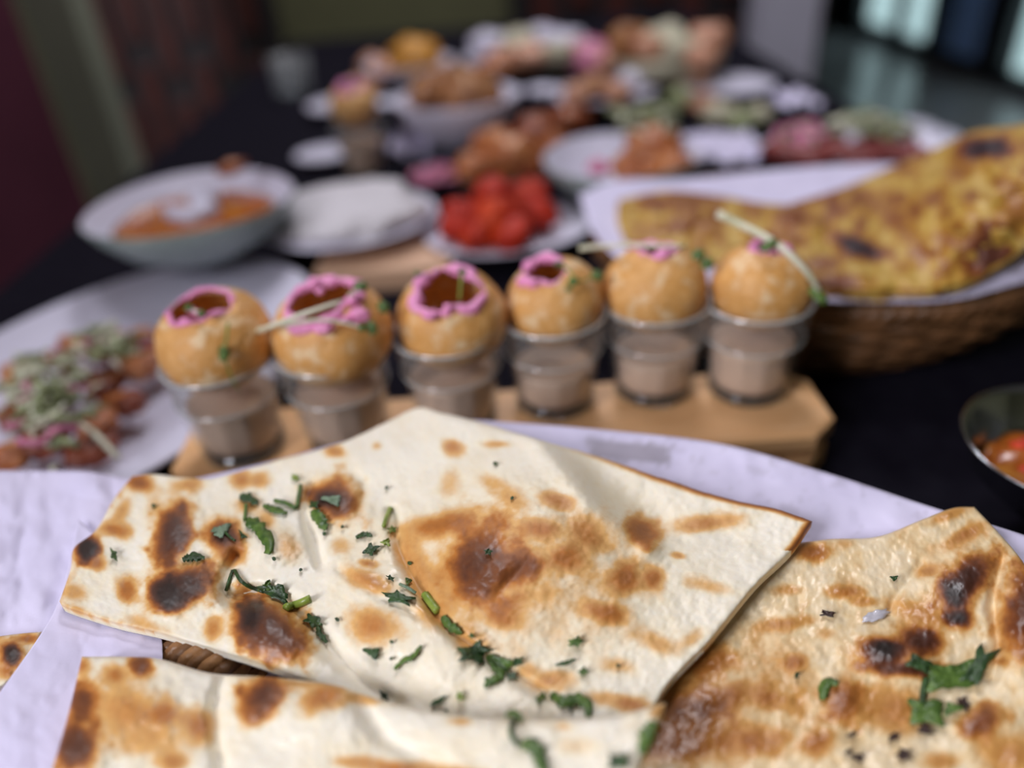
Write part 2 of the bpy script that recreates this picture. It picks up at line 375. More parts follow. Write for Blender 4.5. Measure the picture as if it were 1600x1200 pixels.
# ------------------------------------------------------------------ draped sheets (naan, paper) -------------------------------------------
def coons(top, bottom, left, right, nu, nv):
    tp = smooth_line(top, nu); bt = smooth_line(bottom, nu); lf = smooth_line(left, nv); rt = smooth_line(right, nv)
    u = np.linspace(0, 1, nu)[None, :, None]; v = np.linspace(0, 1, nv)[:, None, None]
    c00, c10, c01, c11 = (bt[0]+lf[0])/2, (bt[-1]+rt[0])/2, (tp[0]+lf[-1])/2, (tp[-1]+rt[-1])/2
    S = (1-v)*bt[None]+v*tp[None]+(1-u)*lf[:, None]+u*rt[:, None]
    S = S-((1-u)*(1-v)*c00+u*(1-v)*c10+(1-u)*v*c01+u*v*c11)
    return S[..., 0], S[..., 1]
def sheet(name, PX, PY, zf, thick, m, toast=None, butter=None, edge=.0, edge_w=6, parent=None):
    """closed slab: top follows zf over the table, underside lies thick below"""
    nv, nu = PX.shape; Z = zf(PX, PY)
    j = np.minimum(np.arange(nv), np.arange(nv)[::-1])[:, None]; i = np.minimum(np.arange(nu), np.arange(nu)[::-1])[None]
    e = np.minimum(i, j)
    if edge: Z = Z-edge*(1-np.sqrt(np.clip(e/edge_w, 0, 1)*(2-np.clip(e/edge_w, 0, 1))))
    P = unproj(PX, PY, Z)
    B = P.copy(); B[..., 2] -= thick
    if edge: B[..., 2] += edge*(1-np.clip(e/edge_w, 0, 1))*.6
    V = np.vstack([P.reshape(-1, 3), B.reshape(-1, 3)]); n = nu*nv
    jj, ii = np.meshgrid(np.arange(nv-1), np.arange(nu-1), indexing='ij'); a = (jj*nu+ii).ravel()
    top = np.stack([a, a+1, a+1+nu, a+nu], 1); bot = np.stack([a, a+nu, a+nu+1, a+1], 1)+n
    bd = np.r_[np.arange(nu-1), np.arange(nv-1)*nu+nu-1, (nv-1)*nu+np.arange(nu-1, 0, -1), np.arange(nv-1, 0, -1)*nu]
    nx = np.roll(bd, -1); side = np.stack([bd, bd+n, nx+n, nx], 1)
    Fa = np.vstack([top, bot, side]).astype(np.int32)
    me = bpy.data.meshes.new(name); me.vertices.add(len(V)); me.vertices.foreach_set('co', V.ravel())
    me.loops.add(Fa.size); me.loops.foreach_set('vertex_index', Fa.ravel()); me.polygons.add(len(Fa))
    me.polygons.foreach_set('loop_start', np.arange(0, Fa.size, 4, dtype=np.int32)); me.update(calc_edges=True); me.validate()
    for nm, fn in (('toast', toast), ('butter', butter)):
        if fn is None: continue
        val = fn(PX, PY, e); full = np.r_[val.ravel(), (val*.3).ravel()].astype(np.float32)
        at_ = me.attributes.new(nm, 'FLOAT', 'POINT'); at_.data.foreach_set('value', full)
    return link_mesh(name, me, m, parent)
def ell(px, py, c, warp=.35):
    """soft warped ellipse 0..1: c = (x, y, rx, ry, angle)"""
    x, y, rx, ry, an = c; a = math.radians(an); dx = px-x; dy = py-y
    u = (dx*math.cos(a)+dy*math.sin(a))/rx; v = (-dx*math.sin(a)+dy*math.cos(a))/ry
    d = np.sqrt(u*u+v*v)
    if warp: d = d*(1+warp*(fbm(px/22+x, py/22+y, 4)-.5)*2)+warp*.25*(fbm(px/7+y, py/7+x, 2)-.5)
    return d
def make_toast(spots, base=.03, mott=.10, fine=.05, ms=45):
    def fn(px, py, e):
        t = base+mott*np.clip(fbm(px/ms+5, py/ms+9, 4)-.42, 0, 1)*2.2+fine*(fbm(px/9, py/9, 3)-.5)
        for s in spots:
            d = ell(px, py, s[:5]); t = t+np.clip(s[5]-t, 0, 1)*(1-sstep(.12, 1.5, d))
        for s in spots:
            if len(s) > 6:
                d = ell(px, py, (s[0], s[1], s[2]*.74, s[3]*.74, s[4]), .6); t = t+np.clip(s[6]-t, 0, 1)*(1-sstep(.1, 1.5, d))
        return t
    return fn
def make_z(base, bumps, creases=(), wr=.0004, tilt=(0, 0)):
    def fn(px, py):
        px = np.asarray(px, float); py = np.asarray(py, float)
        z = base+tilt[0]*(px-800)/1000+tilt[1]*np.maximum(900-py, -200)/1000
        z = z+wr*2*(fbm(px/26+3, py/26+7, 3)-.5)*2+wr*.6*(fbm(px/7, py/7, 2)-.5)*2
        for (x, y, rx, ry, an, h) in bumps:
            d = ell(px, py, (x, y, rx, ry, an), 0); z = z+h*.001*np.exp(-d*d*1.2)
        for (pts, wd, h) in creases:
            q = smooth_line(pts, 30); d = np.full(np.shape(px), 1e9)
            for k in range(len(q)-1):
                a, b = q[k], q[k+1]; ab = b-a; t = np.clip(((px-a[0])*ab[0]+(py-a[1])*ab[1])/(ab@ab), 0, 1)
                d = np.minimum(d, np.hypot(px-a[0]-t*ab[0], py-a[1]-t*ab[1]))
            z = z+h*.001*np.exp(-(d/wd)**2)
        return z
    return fn

# ---- the big blistered naan
A_sp = [(218, 754, 30, 20, 20, .62), (269, 835, 32, 66, 14, .72, .84), (136, 858, 22, 25, 35, .80, 1.0), (150, 880, 20, 14, 0, .5),
 (285, 918, 66, 36, -25, .74, .9), (262, 928, 26, 30, 0, .9, .98), (198, 922, 20, 24, 0, .52), (420, 985, 82, 50, 35, .66, .80), (392, 965, 24, 34, 20, .85, .97), (333, 983, 17, 24, 15, .45),
 (524, 780, 50, 36, 20, .58, .74), (512, 778, 24, 14, 0, .85, .96), (348, 838, 34, 28, 10, .70, .86), (362, 862, 28, 26, 0, .55), (180, 828, 30, 14, 10, .50), (296, 757, 30, 14, 0, .40),
 (377, 750, 19, 18, 0, .46), (404, 750, 19, 16, 0, .40), (387, 790, 22, 16, 0, .38), (417, 812, 20, 15, 30, .34), (450, 855, 24, 30, -20, .30), (582, 976, 42, 34, 10, .46),
 (577, 908, 46, 17, 20, .44), (573, 880, 17, 8, 10, .46), (532, 852, 18, 14, 0, .28), (114, 925, 28, 16, 20, .36), (240, 790, 14, 30, 20, .26), (190, 800, 14, 34, 30, .36), (120, 955, 18, 12, 20, .36), (225, 975, 40, 12, 20, .30),
 (707, 698, 20, 15, 10, .46), (776, 694, 26, 7, 0, .36), (524, 706, 18, 10, 10, .44), (589, 696, 9, 7, 0, .30), (688, 820, 60, 20, -12, .50), (752, 880, 62, 78, 10, .50, .60), (745, 888, 26, 40, 5, .60, .68),
 (816, 884, 36, 26, -30, .50, .60), (867, 781, 34, 15, 15, .42), (772, 755, 36, 14, 20, .26), (802, 780, 30, 16, 30, .26), (844, 826, 42, 18, 10, .36), (916, 836, 44, 30, 30, .34), (885, 875, 34, 24, 20, .34),
 (978, 903, 26, 30, 30, .46), (944, 957, 42, 18, 10, .42), (1004, 832, 30, 28, 35, .50, .58), (704, 752, 18, 24, 30, .26), (1102, 818, 62, 17, -8, .44), (1020, 904, 22, 26, 40, .42), (1032, 1008, 38, 16, 25, .30),
 (1108, 916, 50, 12, 12, .28), (1060, 868, 14, 6, 10, .36), (876, 784, 20, 12, 0, .38), (864, 1062, 44, 18, -5, .40), (966, 1041, 26, 14, 10, .28), (987, 1100, 40, 16, 10, .48), (824, 1048, 20, 10, 0, .32), (945, 1092, 40, 14, 5, .34),
 (790, 960, 40, 30, 20, .34), (700, 915, 50, 60, 10, .26), (1080, 1000, 30, 14, -40, .28), (1150, 790, 16, 8, 0, .2), (652, 885, 24, 50, -20, .34), (680, 955, 30, 34, -30, .30), (740, 1000, 40, 20, 30, .26), (640, 845, 22, 34, 0, .32)]
_tA = make_toast(A_sp, .02, .10, .05)
def toastA(px, py, e):
    t = _tA(px, py, e)
    g = np.exp(-(((px-830)/230)**2+((py-905)/150)**2)*1.1); t = np.maximum(t, t*.9+.24*g*(.3+1.2*fbm(px/30, py/30, 4)))
    rim = np.exp(-(e/4.0)**2)*np.clip((px-840)/200, 0, 1)*(py < 860)          # browned rim along the far right edge
    left = np.exp(-(e/9.0)**2)*(px < 240)*.34*fbm(px/14, py/14, 3)*1.6
    return np.maximum(np.maximum(t, rim*.62), left)
def butterA(px, py, e):
    return np.clip(sstep(.38, .62, fbm(px/60+40, py/60+3, 3))*np.exp(-(((px-640)/420)**2+((py-930)/190)**2)), 0, 1)
A_bm = [(269, 835, 40, 70, 14, 4.4), (283, 920, 60, 42, -20, 5.6), (420, 985, 85, 52, 35, 8.0), (524, 785, 50, 42, 15, 5.2), (350, 848, 38, 34, 0, 4.0), (430, 850, 50, 55, 0, 5.0), (136, 862, 26, 26, 0, 1.8),
 (810, 850, 170, 150, 20, 13), (850, 760, 110, 80, 30, 6), (740, 890, 60, 70, 0, 2.2), (800, 905, 12, 40, 40, -1.2), (690, 822, 55, 26, -10, 2.0), (910, 850, 60, 50, 20, 1.6), (960, 905, 40, 40, 0, 1.4), (940, 960, 50, 26, 0, 1.4),
 (660, 1000, 70, 150, -55, 4.5), (580, 975, 36, 32, 0, 1.2), (560, 900, 60, 35, 25, 2.2), (820, 1090, 90, 36, 15, 3.0), (690, 1040, 50, 50, 0, 1.4), (640, 700, 130, 50, -15, 2.5), (1000, 830, 26, 26, 0, -.9), (560, 720, 60, 40, 0, 1.2),
 (1110, 830, 140, 50, 15, -2.0), (700, 640, 60, 40, 0, 3.5), (600, 840, 40, 30, 0, .8)]
A_cr = [([(488, 760), (478, 800), (492, 850), (500, 880)], 9, -3.0), ([(372, 870), (352, 905), (358, 935), (400, 930)], 12, -3.6), ([(360, 930), (430, 930), (490, 985), (560, 1060), (620, 1100)], 14, -4.2),
 ([(612, 800), (622, 850), (650, 910), (700, 980), (780, 1040), (860, 1090)], 10, -3.8), ([(840, 690), (890, 740), (940, 800), (1010, 850)], 24, 4.5), ([(890, 700), (950, 755), (1020, 815)], 30, -4.0),
 ([(590, 790), (690, 720), (800, 690)], 16, -1.0), ([(530, 890), (590, 930), (650, 960)], 8, -1.2), ([(560, 800), (570, 760), (555, 740)], 9, -1.0)]
zA = make_z(.0900, A_bm, A_cr, .0003, (0, .012))
PXA, PYA = coons([(207, 744), (240, 741), (330, 747), (430, 720), (520, 697), (600, 662), (652, 637), (690, 645), (760, 662), (850, 690), (950, 718), (1060, 756), (1150, 782), (1215, 795), (1269, 815)],
                 [(93, 940), (105, 950), (180, 974), (250, 990), (330, 1014), (420, 1042), (540, 1088), (660, 1128), (800, 1146), (900, 1146), (1018, 1112)],
                 [(93, 940), (110, 890), (116, 856), (150, 828), (178, 780), (207, 744)],
                 [(1018, 1112), (1050, 1062), (1110, 1000), (1180, 915), (1235, 862), (1269, 815)], 440, 230)
PYA = PYA+3*(fbm(PXA/30, PYA/30+9, 3)-.5)*(np.arange(PXA.shape[0]) > 200)[:, None]
nA = sheet('naan', PXA, PYA, zA, .0042, NAAN, toastA, butterA, .0014, 5)
tag(nA, 'large pale naan with puffed browned blister and charred spots, in centre', 'naan')
# ---- torn flap under its right edge
zF = make_z(.0815, [], (), .0003)
px, py = coons([(1010, 1060), (1060, 1040), (1130, 970)], [(1014, 1118), (1042, 1082), (1140, 990)], [(1014, 1118), (1010, 1060)], [(1140, 990), (1130, 970)], 40, 12)

# ---- buttered naan on the right
B_sp = [(1270, 863, 34, 17, 0, .56), (1322, 925, 34, 13, 0, .48), (1510, 905, 34, 62, 40, .70, .86), (1490, 925, 26, 26, 0, .86, .97), (1498, 965, 28, 20, 10, .8, .95), (1440, 1000, 44, 26, 10, .6, .84), (1385, 1020, 42, 26, 20, .72, .86), (1380, 1012, 20, 16, 0, .9, .98), (1420, 1046, 80, 14, 3, .66, .8),
 (1602, 955, 44, 85, 10, .62, .76), (1510, 835, 44, 14, -25, .46), (1450, 892, 22, 11, -10, .42), (1225, 975, 46, 12, -8, .42), (1240, 1035, 26, 14, -10, .50), (1320, 1095, 40, 38, 20, .52, .6), (1278, 1160, 30, 24, -20, .52), (1535, 1130, 38, 28, -30, .58, .66), (1400, 1110, 60, 40, 10, .44),
 (1075, 1110, 70, 44, 0, .54), (1050, 1160, 90, 40, 0, .56), (1130, 1095, 60, 20, -20, .44), (1180, 1160, 60, 26, 0, .44), (1190, 1090, 60, 20, 10, .38), (1100, 1040, 50, 26, -30, .48), (1230, 922, 30, 10, 0, .32), (1580, 1180, 60, 40, 0, .4), (1470, 1190, 30, 16, 0, .4), (1350, 940, 22, 8, 0, .4), (1480, 805, 40, 10, -20, .36), (1290, 990, 16, 10, 0, .3), (1440, 960, 60, 26, 20, .4), (1320, 850, 20, 8, 0, .26)]
_tB = make_toast(B_sp, .07, .16, .07, 38)
def toastB(px, py, e):
    t = _tB(px, py, e); g = np.exp(-(((px-1130)/190)**2+((py-1100)/130)**2)); return np.maximum(t, t*.8+.2*g*fbm(px/24, py/24, 4)*1.6)
def butterB(px, py, e): return np.clip(sstep(.3, .55, fbm(px/50+4, py/50+33, 3)), 0, 1)
B_bm = [(1510, 915, 50, 70, 30, 4.0), (1400, 1025, 70, 36, 10, 4.0), (1605, 970, 46, 100, 5, 7), (1270, 865, 40, 20, 0, 1.4), (1320, 925, 36, 16, 0, 1.2), (1320, 1095, 40, 40, 0, 2.2), (1535, 1130, 45, 35, 0, 2.2), (1380, 960, 50, 20, 0, -1.6), (1130, 1090, 90, 60, 0, 2.0), (1240, 1035, 32, 20, 0, 1.0), (1450, 800, 140, 40, -15, 2.0), (1278, 1160, 34, 28, 0, 1.4)]
B_cr = [([(1565, 880), (1552, 940), (1560, 1010), (1550, 1060)], 9, -3.0), ([(1440, 880), (1400, 930), (1390, 960)], 8, -1.2)]
zB = make_z(.0800, B_bm, B_cr, .00042, (.002, .012))
PXB, PYB = coons([(1150, 850), (1242, 848), (1300, 842), (1372, 838), (1440, 812), (1488, 794), (1522, 792)], [(860, 1540), (1150, 1570), (1450, 1570), (1760, 1530)],
                 [(860, 1540), (930, 1300), (1000, 1120), (1080, 980), (1150, 850)], [(1760, 1530), (1725, 1300), (1690, 1100), (1650, 960), (1600, 880), (1560, 832), (1522, 792)], 260, 300)
nB = sheet('naan', PXB, PYB, zB, .0040, NAANB, toastB, butterB, .0012, 4)
tag(nB, 'golden buttery naan with black blisters, at right under the central naan', 'naan')

# ---- naan in front, out of focus
C_sp = [(220, 1040, 24, 24, 0, .62, .70), (180, 1055, 22, 18, 0, .48), (130, 1095, 30, 36, 0, .64, .74), (118, 1165, 46, 46, 0, .66, .80), (125, 1040, 20, 18, 0, .48), (200, 1110, 70, 50, 10, .42), (255, 1115, 28, 24, 0, .52), (310, 1135, 28, 34, 0, .50), (230, 1150, 70, 40, 0, .36), (270, 1190, 26, 20, 0, .46), (410, 1085, 46, 34, -30, .62, .80), (395, 1115, 26, 22, -30, .54),
 (505, 1090, 46, 26, -15, .48), (565, 1092, 40, 10, 10, .34), (720, 1128, 20, 8, 0, .32), (880, 1135, 18, 10, 0, .28), (620, 1200, 80, 14, 5, .5), (560, 1190, 40, 10, 0, .4), (450, 1068, 80, 6, 5, .36), (900, 1165, 40, 16, 0, .2), (1030, 1110, 22, 12, -20, .36), (700, 1215, 80, 20, 0, .4)]
C_bm = [(220, 1100, 110, 80, 0, 4), (410, 1090, 50, 40, -20, 3.4), (500, 1120, 90, 60, 0, 4), (760, 1150, 120, 40, 0, 3), (118, 1165, 50, 50, 0, 3), (960, 1150, 80, 40, 0, 2)]
C_cr = [([(345, 1060), (335, 1120), (345, 1200)], 12, -3.4), ([(560, 1090), (600, 1150), (680, 1190)], 14, -2.4)]
zC = make_z(.1000, C_bm, C_cr, .0004, (.010, 0))
tC = make_toast(C_sp, .03, .10, .05)
PXC, PYC = coons([(128, 1026), (190, 1026), (250, 1030), (330, 1052), (420, 1058), (520, 1070), (590, 1092), (660, 1110), (760, 1122), (860, 1124), (960, 1118), (1040, 1098)], [(-20, 1480), (300, 1500), (620, 1505), (890, 1480)],
                 [(-20, 1480), (40, 1330), (85, 1190), (108, 1110), (128, 1026)], [(890, 1480), (955, 1330), (985, 1240), (1010, 1170), (1040, 1098)], 260, 150)
nC = sheet('naan', PXC, PYC, zC, .0045, NAAN, tC, lambda x, y, e: .4+0*x, .0016, 4)
tag(nC, 'blurred pale naan with brown scorched left end, nearest the camera', 'naan')

# ---- small naan at the left edge, lying on the other paper
D_sp = [(18, 1020, 18, 20, 0, .8, .95), (45, 998, 22, 10, 0, .55), (10, 1048, 16, 14, 0, .5), (-30, 1010, 40, 30, 0, .5)]
zD = make_z(.0835, [(15, 1020, 26, 26, 0, 3)], (), .0004)
px, py = coons([(-120, 1010), (-40, 1000), (0, 994), (30, 990), (66, 987)], [(-160, 1110), (-100, 1105), (-40, 1092), (10, 1068), (60, 1005)], [(-160, 1110), (-120, 1010)], [(60, 1005), (66, 987)], 90, 50)
nD = sheet('naan', px, py, zD, .004, NAAN, make_toast(D_sp, .12, .2, .06), lambda x, y, e: .3+0*x, .0012, 4)
tag(nD, 'small scorched tip of naan at the left edge, on parchment', 'naan')

# ---- parchment sheets
def crumple(px, py, k=1.0):
    a = np.abs(fbm(px/90+3, py/90+1, 3)-.5); b = np.abs(fbm(px/40+13, py/40+5, 3)-.5)
    return k*(.0045*a+.0018*b)
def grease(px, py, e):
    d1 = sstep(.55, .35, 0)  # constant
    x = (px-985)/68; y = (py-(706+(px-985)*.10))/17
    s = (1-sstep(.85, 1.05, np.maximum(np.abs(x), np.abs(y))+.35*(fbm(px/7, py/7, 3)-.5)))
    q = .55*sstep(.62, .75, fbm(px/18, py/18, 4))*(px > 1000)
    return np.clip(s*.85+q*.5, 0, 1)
def zP(px, py): return .0790+crumple(px, py)+.004*sstep(730, 660, py)
px, py = coons([(285, 752), (420, 722), (560, 685), (700, 658), (800, 660), (960, 673), (1130, 694), (1300, 741), (1450, 790), (1600, 836), (1720, 880)], [(357, 1075), (440, 1380), (800, 1660), (1350, 1700), (1860, 1560)],
               [(357, 1075), (352, 960), (320, 850), (285, 752)], [(1860, 1560), (1810, 1200), (1720, 880)], 200, 150)
pr = sheet('parchment_sheet', px, py, lambda x, y: zP(x, y)-.008*sstep(760, 900, y), .0003, PAPER_ST, grease)
tag(pr, 'white parchment with a grey grease mark lining the nearest basket', 'paper')
def zPl(px, py): return .0770+crumple(px+300, py+50, 2.0)+.003*np.exp(-((px-150)/40)**2)
px, py = coons([(-260, 742), (-100, 736), (0, 735), (90, 735), (140, 737), (200, 748), (300, 760)], [(-300, 1300), (-100, 1300), (60, 1180), (150, 1080), (245, 1000)],
               [(-300, 1300), (-280, 1000), (-260, 742)], [(245, 1000), (290, 900), (300, 760)], 130, 110)
pl = sheet('parchment_sheet', px, py, zPl, .0003, PAPER)
tag(pl, 'white crumpled parchment spread at the left behind the naan', 'paper')
def zPf(px, py): return .0832+.003*sstep(980, 1150, py)+crumple(px+90, py+600, .7)+.0015*np.exp(-((px-40)/60)**2)*sstep(950, 1050, py)
px, py = coons([(123, 812), (165, 850), (215, 900), (253, 950)], [(-120, 1260), (0, 1280), (130, 1290), (254, 1200)], [(-120, 1260), (-20, 1110), (64, 990), (96, 925), (123, 812)], [(254, 1200), (254, 1075), (253, 950)], 80, 110)
pf = sheet('parchment_sheet', px, py, zPf, .0003, PAPER)
tag(pf, 'blurred parchment flap at lower left, in front of the small naan tip', 'paper')

# ---- wicker baskets
def basket(label, c, rx, ry, h, rows, m, rot=0.0, taper=.72):
    r = empty('wicker_basket', (c[0], c[1], T)); tag(r, label, 'basket', 'oval wicker baskets')
    R = Matrix.Rotation(rot, 3, 'Z')
    def pt(a, k, z): return Vector((c[0], c[1], T+z))+R @ Vector((rx*k*math.cos(a), ry*k*math.sin(a), 0))
    ns = 44
    lathe('base', [(.001, 0), (1, 0), (1, .006), (.001, .006)], m, r, (c[0], c[1], T), 48, lambda x, y, z, a, q: (*(R @ Vector((x*rx*taper, y*ry*taper, 0)))[:2], z), cap=False)
    for j in range(rows):
        t = (j+.5)/rows; k = taper+(1-taper)*math.sin(t*math.pi/2); z = .006+t*(h-.01); n = ns*4
        pts = [pt(2*math.pi*i/n, k+.018*math.cos(ns/2*2*math.pi*i/n+(math.pi if j % 2 else 0)), z) for i in range(n)]
        tube('strand', pts, h/rows*.5, m, r, 6, True)
    for s in range(ns):
        a = 2*math.pi*s/ns
        tube('stake', [pt(a, (taper+(1-taper)*math.sin(t*math.pi/2)), .004+t*(h-.006)) for t in (0, .25, .5, .75, 1)], .0022, m, r, 5)
    n = 240
    for ph in (0, math.pi*2/3, math.pi*4/3):
        pts = [pt(2*math.pi*i/n, 1.0+.0045/rx*math.cos(36*2*math.pi*i/n+ph), h+.0045*math.sin(36*2*math.pi*i/n+ph)) for i in range(n)]
        tube('rim_braid', pts, .0042, m, r, 6, True)
    return r
basket('wicker basket under the nearest naan, showing only through a gap', (.025, .120), .180, .158, .062, 7, WICK)
basket('wicker basket under the parchment at left', (-.335, .135), .160, .150, .066, 6, WICK)
basket('wicker basket holding the yellow naan, at right behind the glasses', (.243, .549), .166, .128, .070, 9, WICKD, math.radians(-14))

wb = bpy.data.objects['wicker_basket']
ctrl = [at(190, 990, .062), at(245, 1008, .070), at(290, 1024, .0790), at(345, 1042, .0790), at(390, 1056, .070), at(440, 1070, .060)]
ax = smooth_line([tuple(p) for p in ctrl], 90)
for ph in range(4):  # extra braid raised to catch light in place of the shadowed rim
    pts = []
    for k in range(90):
        p = Vector(ax[k]); t = Vector(ax[min(k+1, 89)]-ax[max(k-1, 0)]).normalized(); sd = t.cross(Vector((0, 0, 1))).normalized(); q = sd.cross(t); an_ = k*.42+ph*math.pi/2
        pts.append(p+sd*(.0042*math.cos(an_))+q*(.0042*math.sin(an_)))
    tube('gap_rim_strand', pts, .0030, WICK if ph % 2 else WICKL, wb, 7)

# ---- yellow naan in its basket
Y_sp = [(1540, 232, 50, 20, -15, .8, .95), (1545, 395, 42, 50, 30, .62, .7), (1340, 385, 44, 18, 20, .8, .95), (1240, 340, 36, 22, 0, .55), (1310, 440, 40, 14, 5, .6), (1560, 420, 26, 20, 0, .6), (1025, 318, 36, 14, 0, .6), (1090, 310, 30, 16, 0, .45), (1400, 340, 22, 14, 0, .5), (1460, 310, 30, 14, -40, .48), (1500, 270, 24, 16, 0, .42), (1290, 410, 30, 14, 0, .5), (1180, 330, 22, 14, 0, .4), (1590, 330, 30, 30, 0, .4), (1000, 360, 18, 20, 0, .3)]
tY = make_toast(Y_sp, .10, .5, .2, 22)
zY1 = make_z(.085, [(1060, 330, 80, 40, 0, 8), (1240, 350, 70, 40, 0, 9)], (), .0018)
px, py = coons([(966, 312), (1040, 298), (1120, 305), (1200, 318), (1300, 322), (1400, 330)], [(975, 372), (1060, 400), (1160, 425), (1260, 452), (1350, 462), (1450, 462)], [(975, 372), (964, 340), (966, 312)], [(1450, 462), (1430, 400), (1400, 330)], 130, 60)
y1 = sheet('yellow_naan', px, py, zY1, .005, YNAAN, tY, lambda x, y, e: .4+0*x, .0016, 4)
tag(y1, 'flat turmeric-yellow naan with brown blisters, left in the far basket', 'naan')
def zY2(px, py): return .090+.062*sstep(1330, 1640, px)*sstep(470, 230, py)+.006*(fbm(px/70, py/70, 3)-.5)*2+.012*np.exp(-(((px-1480)/90)**2+((py-340)/60)**2))
px, py = coons([(1235, 318), (1320, 292), (1400, 258), (1470, 228), (1520, 205), (1570, 198), (1640, 190), (1720, 195)], [(1255, 440), (1340, 452), (1420, 455), (1500, 446), (1580, 400), (1650, 350), (1740, 330)], [(1255, 440), (1240, 380), (1235, 318)], [(1740, 330), (1735, 260), (1720, 195)], 130, 70)
y2 = sheet('yellow_naan', px, py, zY2, .005, YNAAN, tY, lambda x, y, e: .5+0*x, .0016, 4)
tag(y2, 'turmeric-yellow naan rising to the right edge from the far basket', 'naan')
def zYp(px, py): return .081+crumple(px+700, py+100, 2.0)+.010*sstep(1480, 1640, px)*sstep(480, 380, py)
px, py = coons([(905, 305), (960, 282), (1060, 280), (1180, 268), (1300, 258), (1400, 256), (1480, 268), (1600, 300), (1700, 330)], [(960, 400), (1100, 445), (1250, 468), (1380, 472), (1490, 468), (1600, 440), (1720, 410)], [(960, 400), (925, 360), (905, 305)], [(1720, 410), (1715, 370), (1700, 330)], 120, 70)
yp = sheet('parchment_sheet', px, py, zYp, .0003, PAPER)
tag(yp, 'white parchment under the yellow naan in the far basket', 'paper')

# ------------------------------------------------------------------ herbs on the naan
def leafy(surf, kind, pts, wd, m, label, group=None, lift=.0007, cat='herb'):
    """chopped leaf or stem draped on a naan: kind strip/stem (polyline) or leaf/fleck (centre, length, width, angle)"""
    rnd = random.Random(int(pts[0][0]*13+pts[0][1]*7))
    if kind in ('strip', 'stem'):
        n = 16; q = smooth_line(pts, n); tn = np.gradient(q, axis=0); tn /= np.linalg.norm(tn, axis=1)[:, None]; nr = np.stack([-tn[:, 1], tn[:, 0]], 1)
        if kind == 'stem':
            z = surf(q[:, 0], q[:, 1])+lift; P = unproj(q[:, 0], q[:, 1], z); rr = wd*.5*mpp(*pts[0], .09)
            P[:, 2] += rr*.7
            o = tube('cilantro_sprig', P, rr, m, None, 7)
        else:
            V2 = []; H = []
            for i in range(n):
                env = (.45+.55*math.sin(math.pi*min(1, (i+.6)/n*1.05)))
                a = wd*.5*env*(1+.7*(rnd.random()-.5)); b = wd*.5*env*(1+.7*(rnd.random()-.5))
                V2 += [q[i]-nr[i]*a, q[i], q[i]+nr[i]*b]; H += [rnd.random()*.0008, .0006, rnd.random()*.0010]
            V2 = np.array(V2); z = surf(V2[:, 0], V2[:, 1])+lift+np.array(H)
            up = unproj(V2[:, 0], V2[:, 1], z+.0003); dn = unproj(V2[:, 0], V2[:, 1], z); N = len(V2)
            F = []
            for i in range(n-1):
                for k in range(2):
                    a = i*3+k; F += [(a, a+3, a+4, a+1), (N+a, N+a+1, N+a+4, N+a+3)]
                F += [(i*3, N+i*3, N+i*3+3, i*3+3), (i*3+2, i*3+5, N+i*3+5, N+i*3+2)]
            F += [(0, 1, N+1, N), (1, 2, N+2, N+1), (N-3, 2*N-3, 2*N-2, N-2), (N-2, 2*N-2, 2*N-1, N-1)]
            o = mesh('cilantro_leaf', np.vstack([up, dn]), F, m, None)
    else:
        (cx, cy), (ln, an) = pts; a0 = math.radians(an); n = 22; ring = []; lob = rnd.choice([3, 4, 5]); ph = rnd.random()*6
        for i in range(n):
            t = 2*math.pi*i/n; rr = (1 if kind == 'fleck' else .88+.24*math.cos(lob*t+ph)+.10*math.cos(2*lob*t+ph*2))*(1+.4*(rnd.random()-.5))
            u = ln*.5*rr*math.cos(t); v = wd*.5*rr*math.sin(t)
            ring.append((cx+u*math.cos(a0)-v*math.sin(a0), cy+u*math.sin(a0)+v*math.cos(a0)))
        ring = np.array(ring); mid = ring*.5+np.array([[cx, cy]])*.5
        V2 = np.vstack([[[cx, cy]], mid, ring]); H = np.r_[[.0004], [rnd.random()*.0006 for _ in range(n)], [rnd.random()*.0014 for _ in range(n)]]
        if kind == 'fleck': H *= .4
        z = surf(V2[:, 0], V2[:, 1])+lift+H; up = unproj(V2[:, 0], V2[:, 1], z+.0003); dn = unproj(V2[:, 0], V2[:, 1], z); N = len(V2); F = []
        for i in range(n):
            k = (i+1) % n
            F += [(0, 1+k, 1+i), (1+i, 1+k, 1+n+k, 1+n+i), (N, N+1+i, N+1+k), (N+1+i, N+1+n+i, N+1+n+k, N+1+k), (1+n+i, 1+n+k, N+1+n+k, N+1+n+i)]
        o = mesh('cilantro_leaf' if m not in (CHARF,) else 'charred_flake', np.vstack([up, dn]), F, m, None)
    tag(o, label, cat, group); return o
GA = 'chopped cilantro on the central naan'; GB = 'herbs and flakes on the right naan'; GC = 'chopped cilantro on the front naan'
def Lf(s, x, y, ln, wd, an, m, label, g=GA): leafy(s, 'leaf', [(x, y), (ln, an)], wd, m, label, g)
def St(s, pts, wd, m, label, g=GA): leafy(s, 'strip', pts, wd, m, label, g)
def Sm(s, pts, wd, m, label, g=GA): leafy(s, 'stem', pts, wd, m, label, g)
Lf(zA, 178, 867, 22, 11, -110, LEAF, 'small green cilantro sliver beside the black left corner blister')
St(zA, [(285, 874), (303, 870), (320, 871)], 13, LEAFD, 'dark cilantro strip between the two big charred blisters at left')
Lf(zA, 345, 828, 32, 20, -30, LEAFG, 'dusty green cilantro leaf on the round dark blister at left')
Sm(zA, [(352, 832), (362, 842), (368, 846)], 4, LEAFD, 'thin dark cilantro thread hanging off the round dark blister')
St(zA, [(374, 776), (390, 779), (404, 786)], 15, LEAFD, 'dark cilantro strip highest on the left half of the naan')
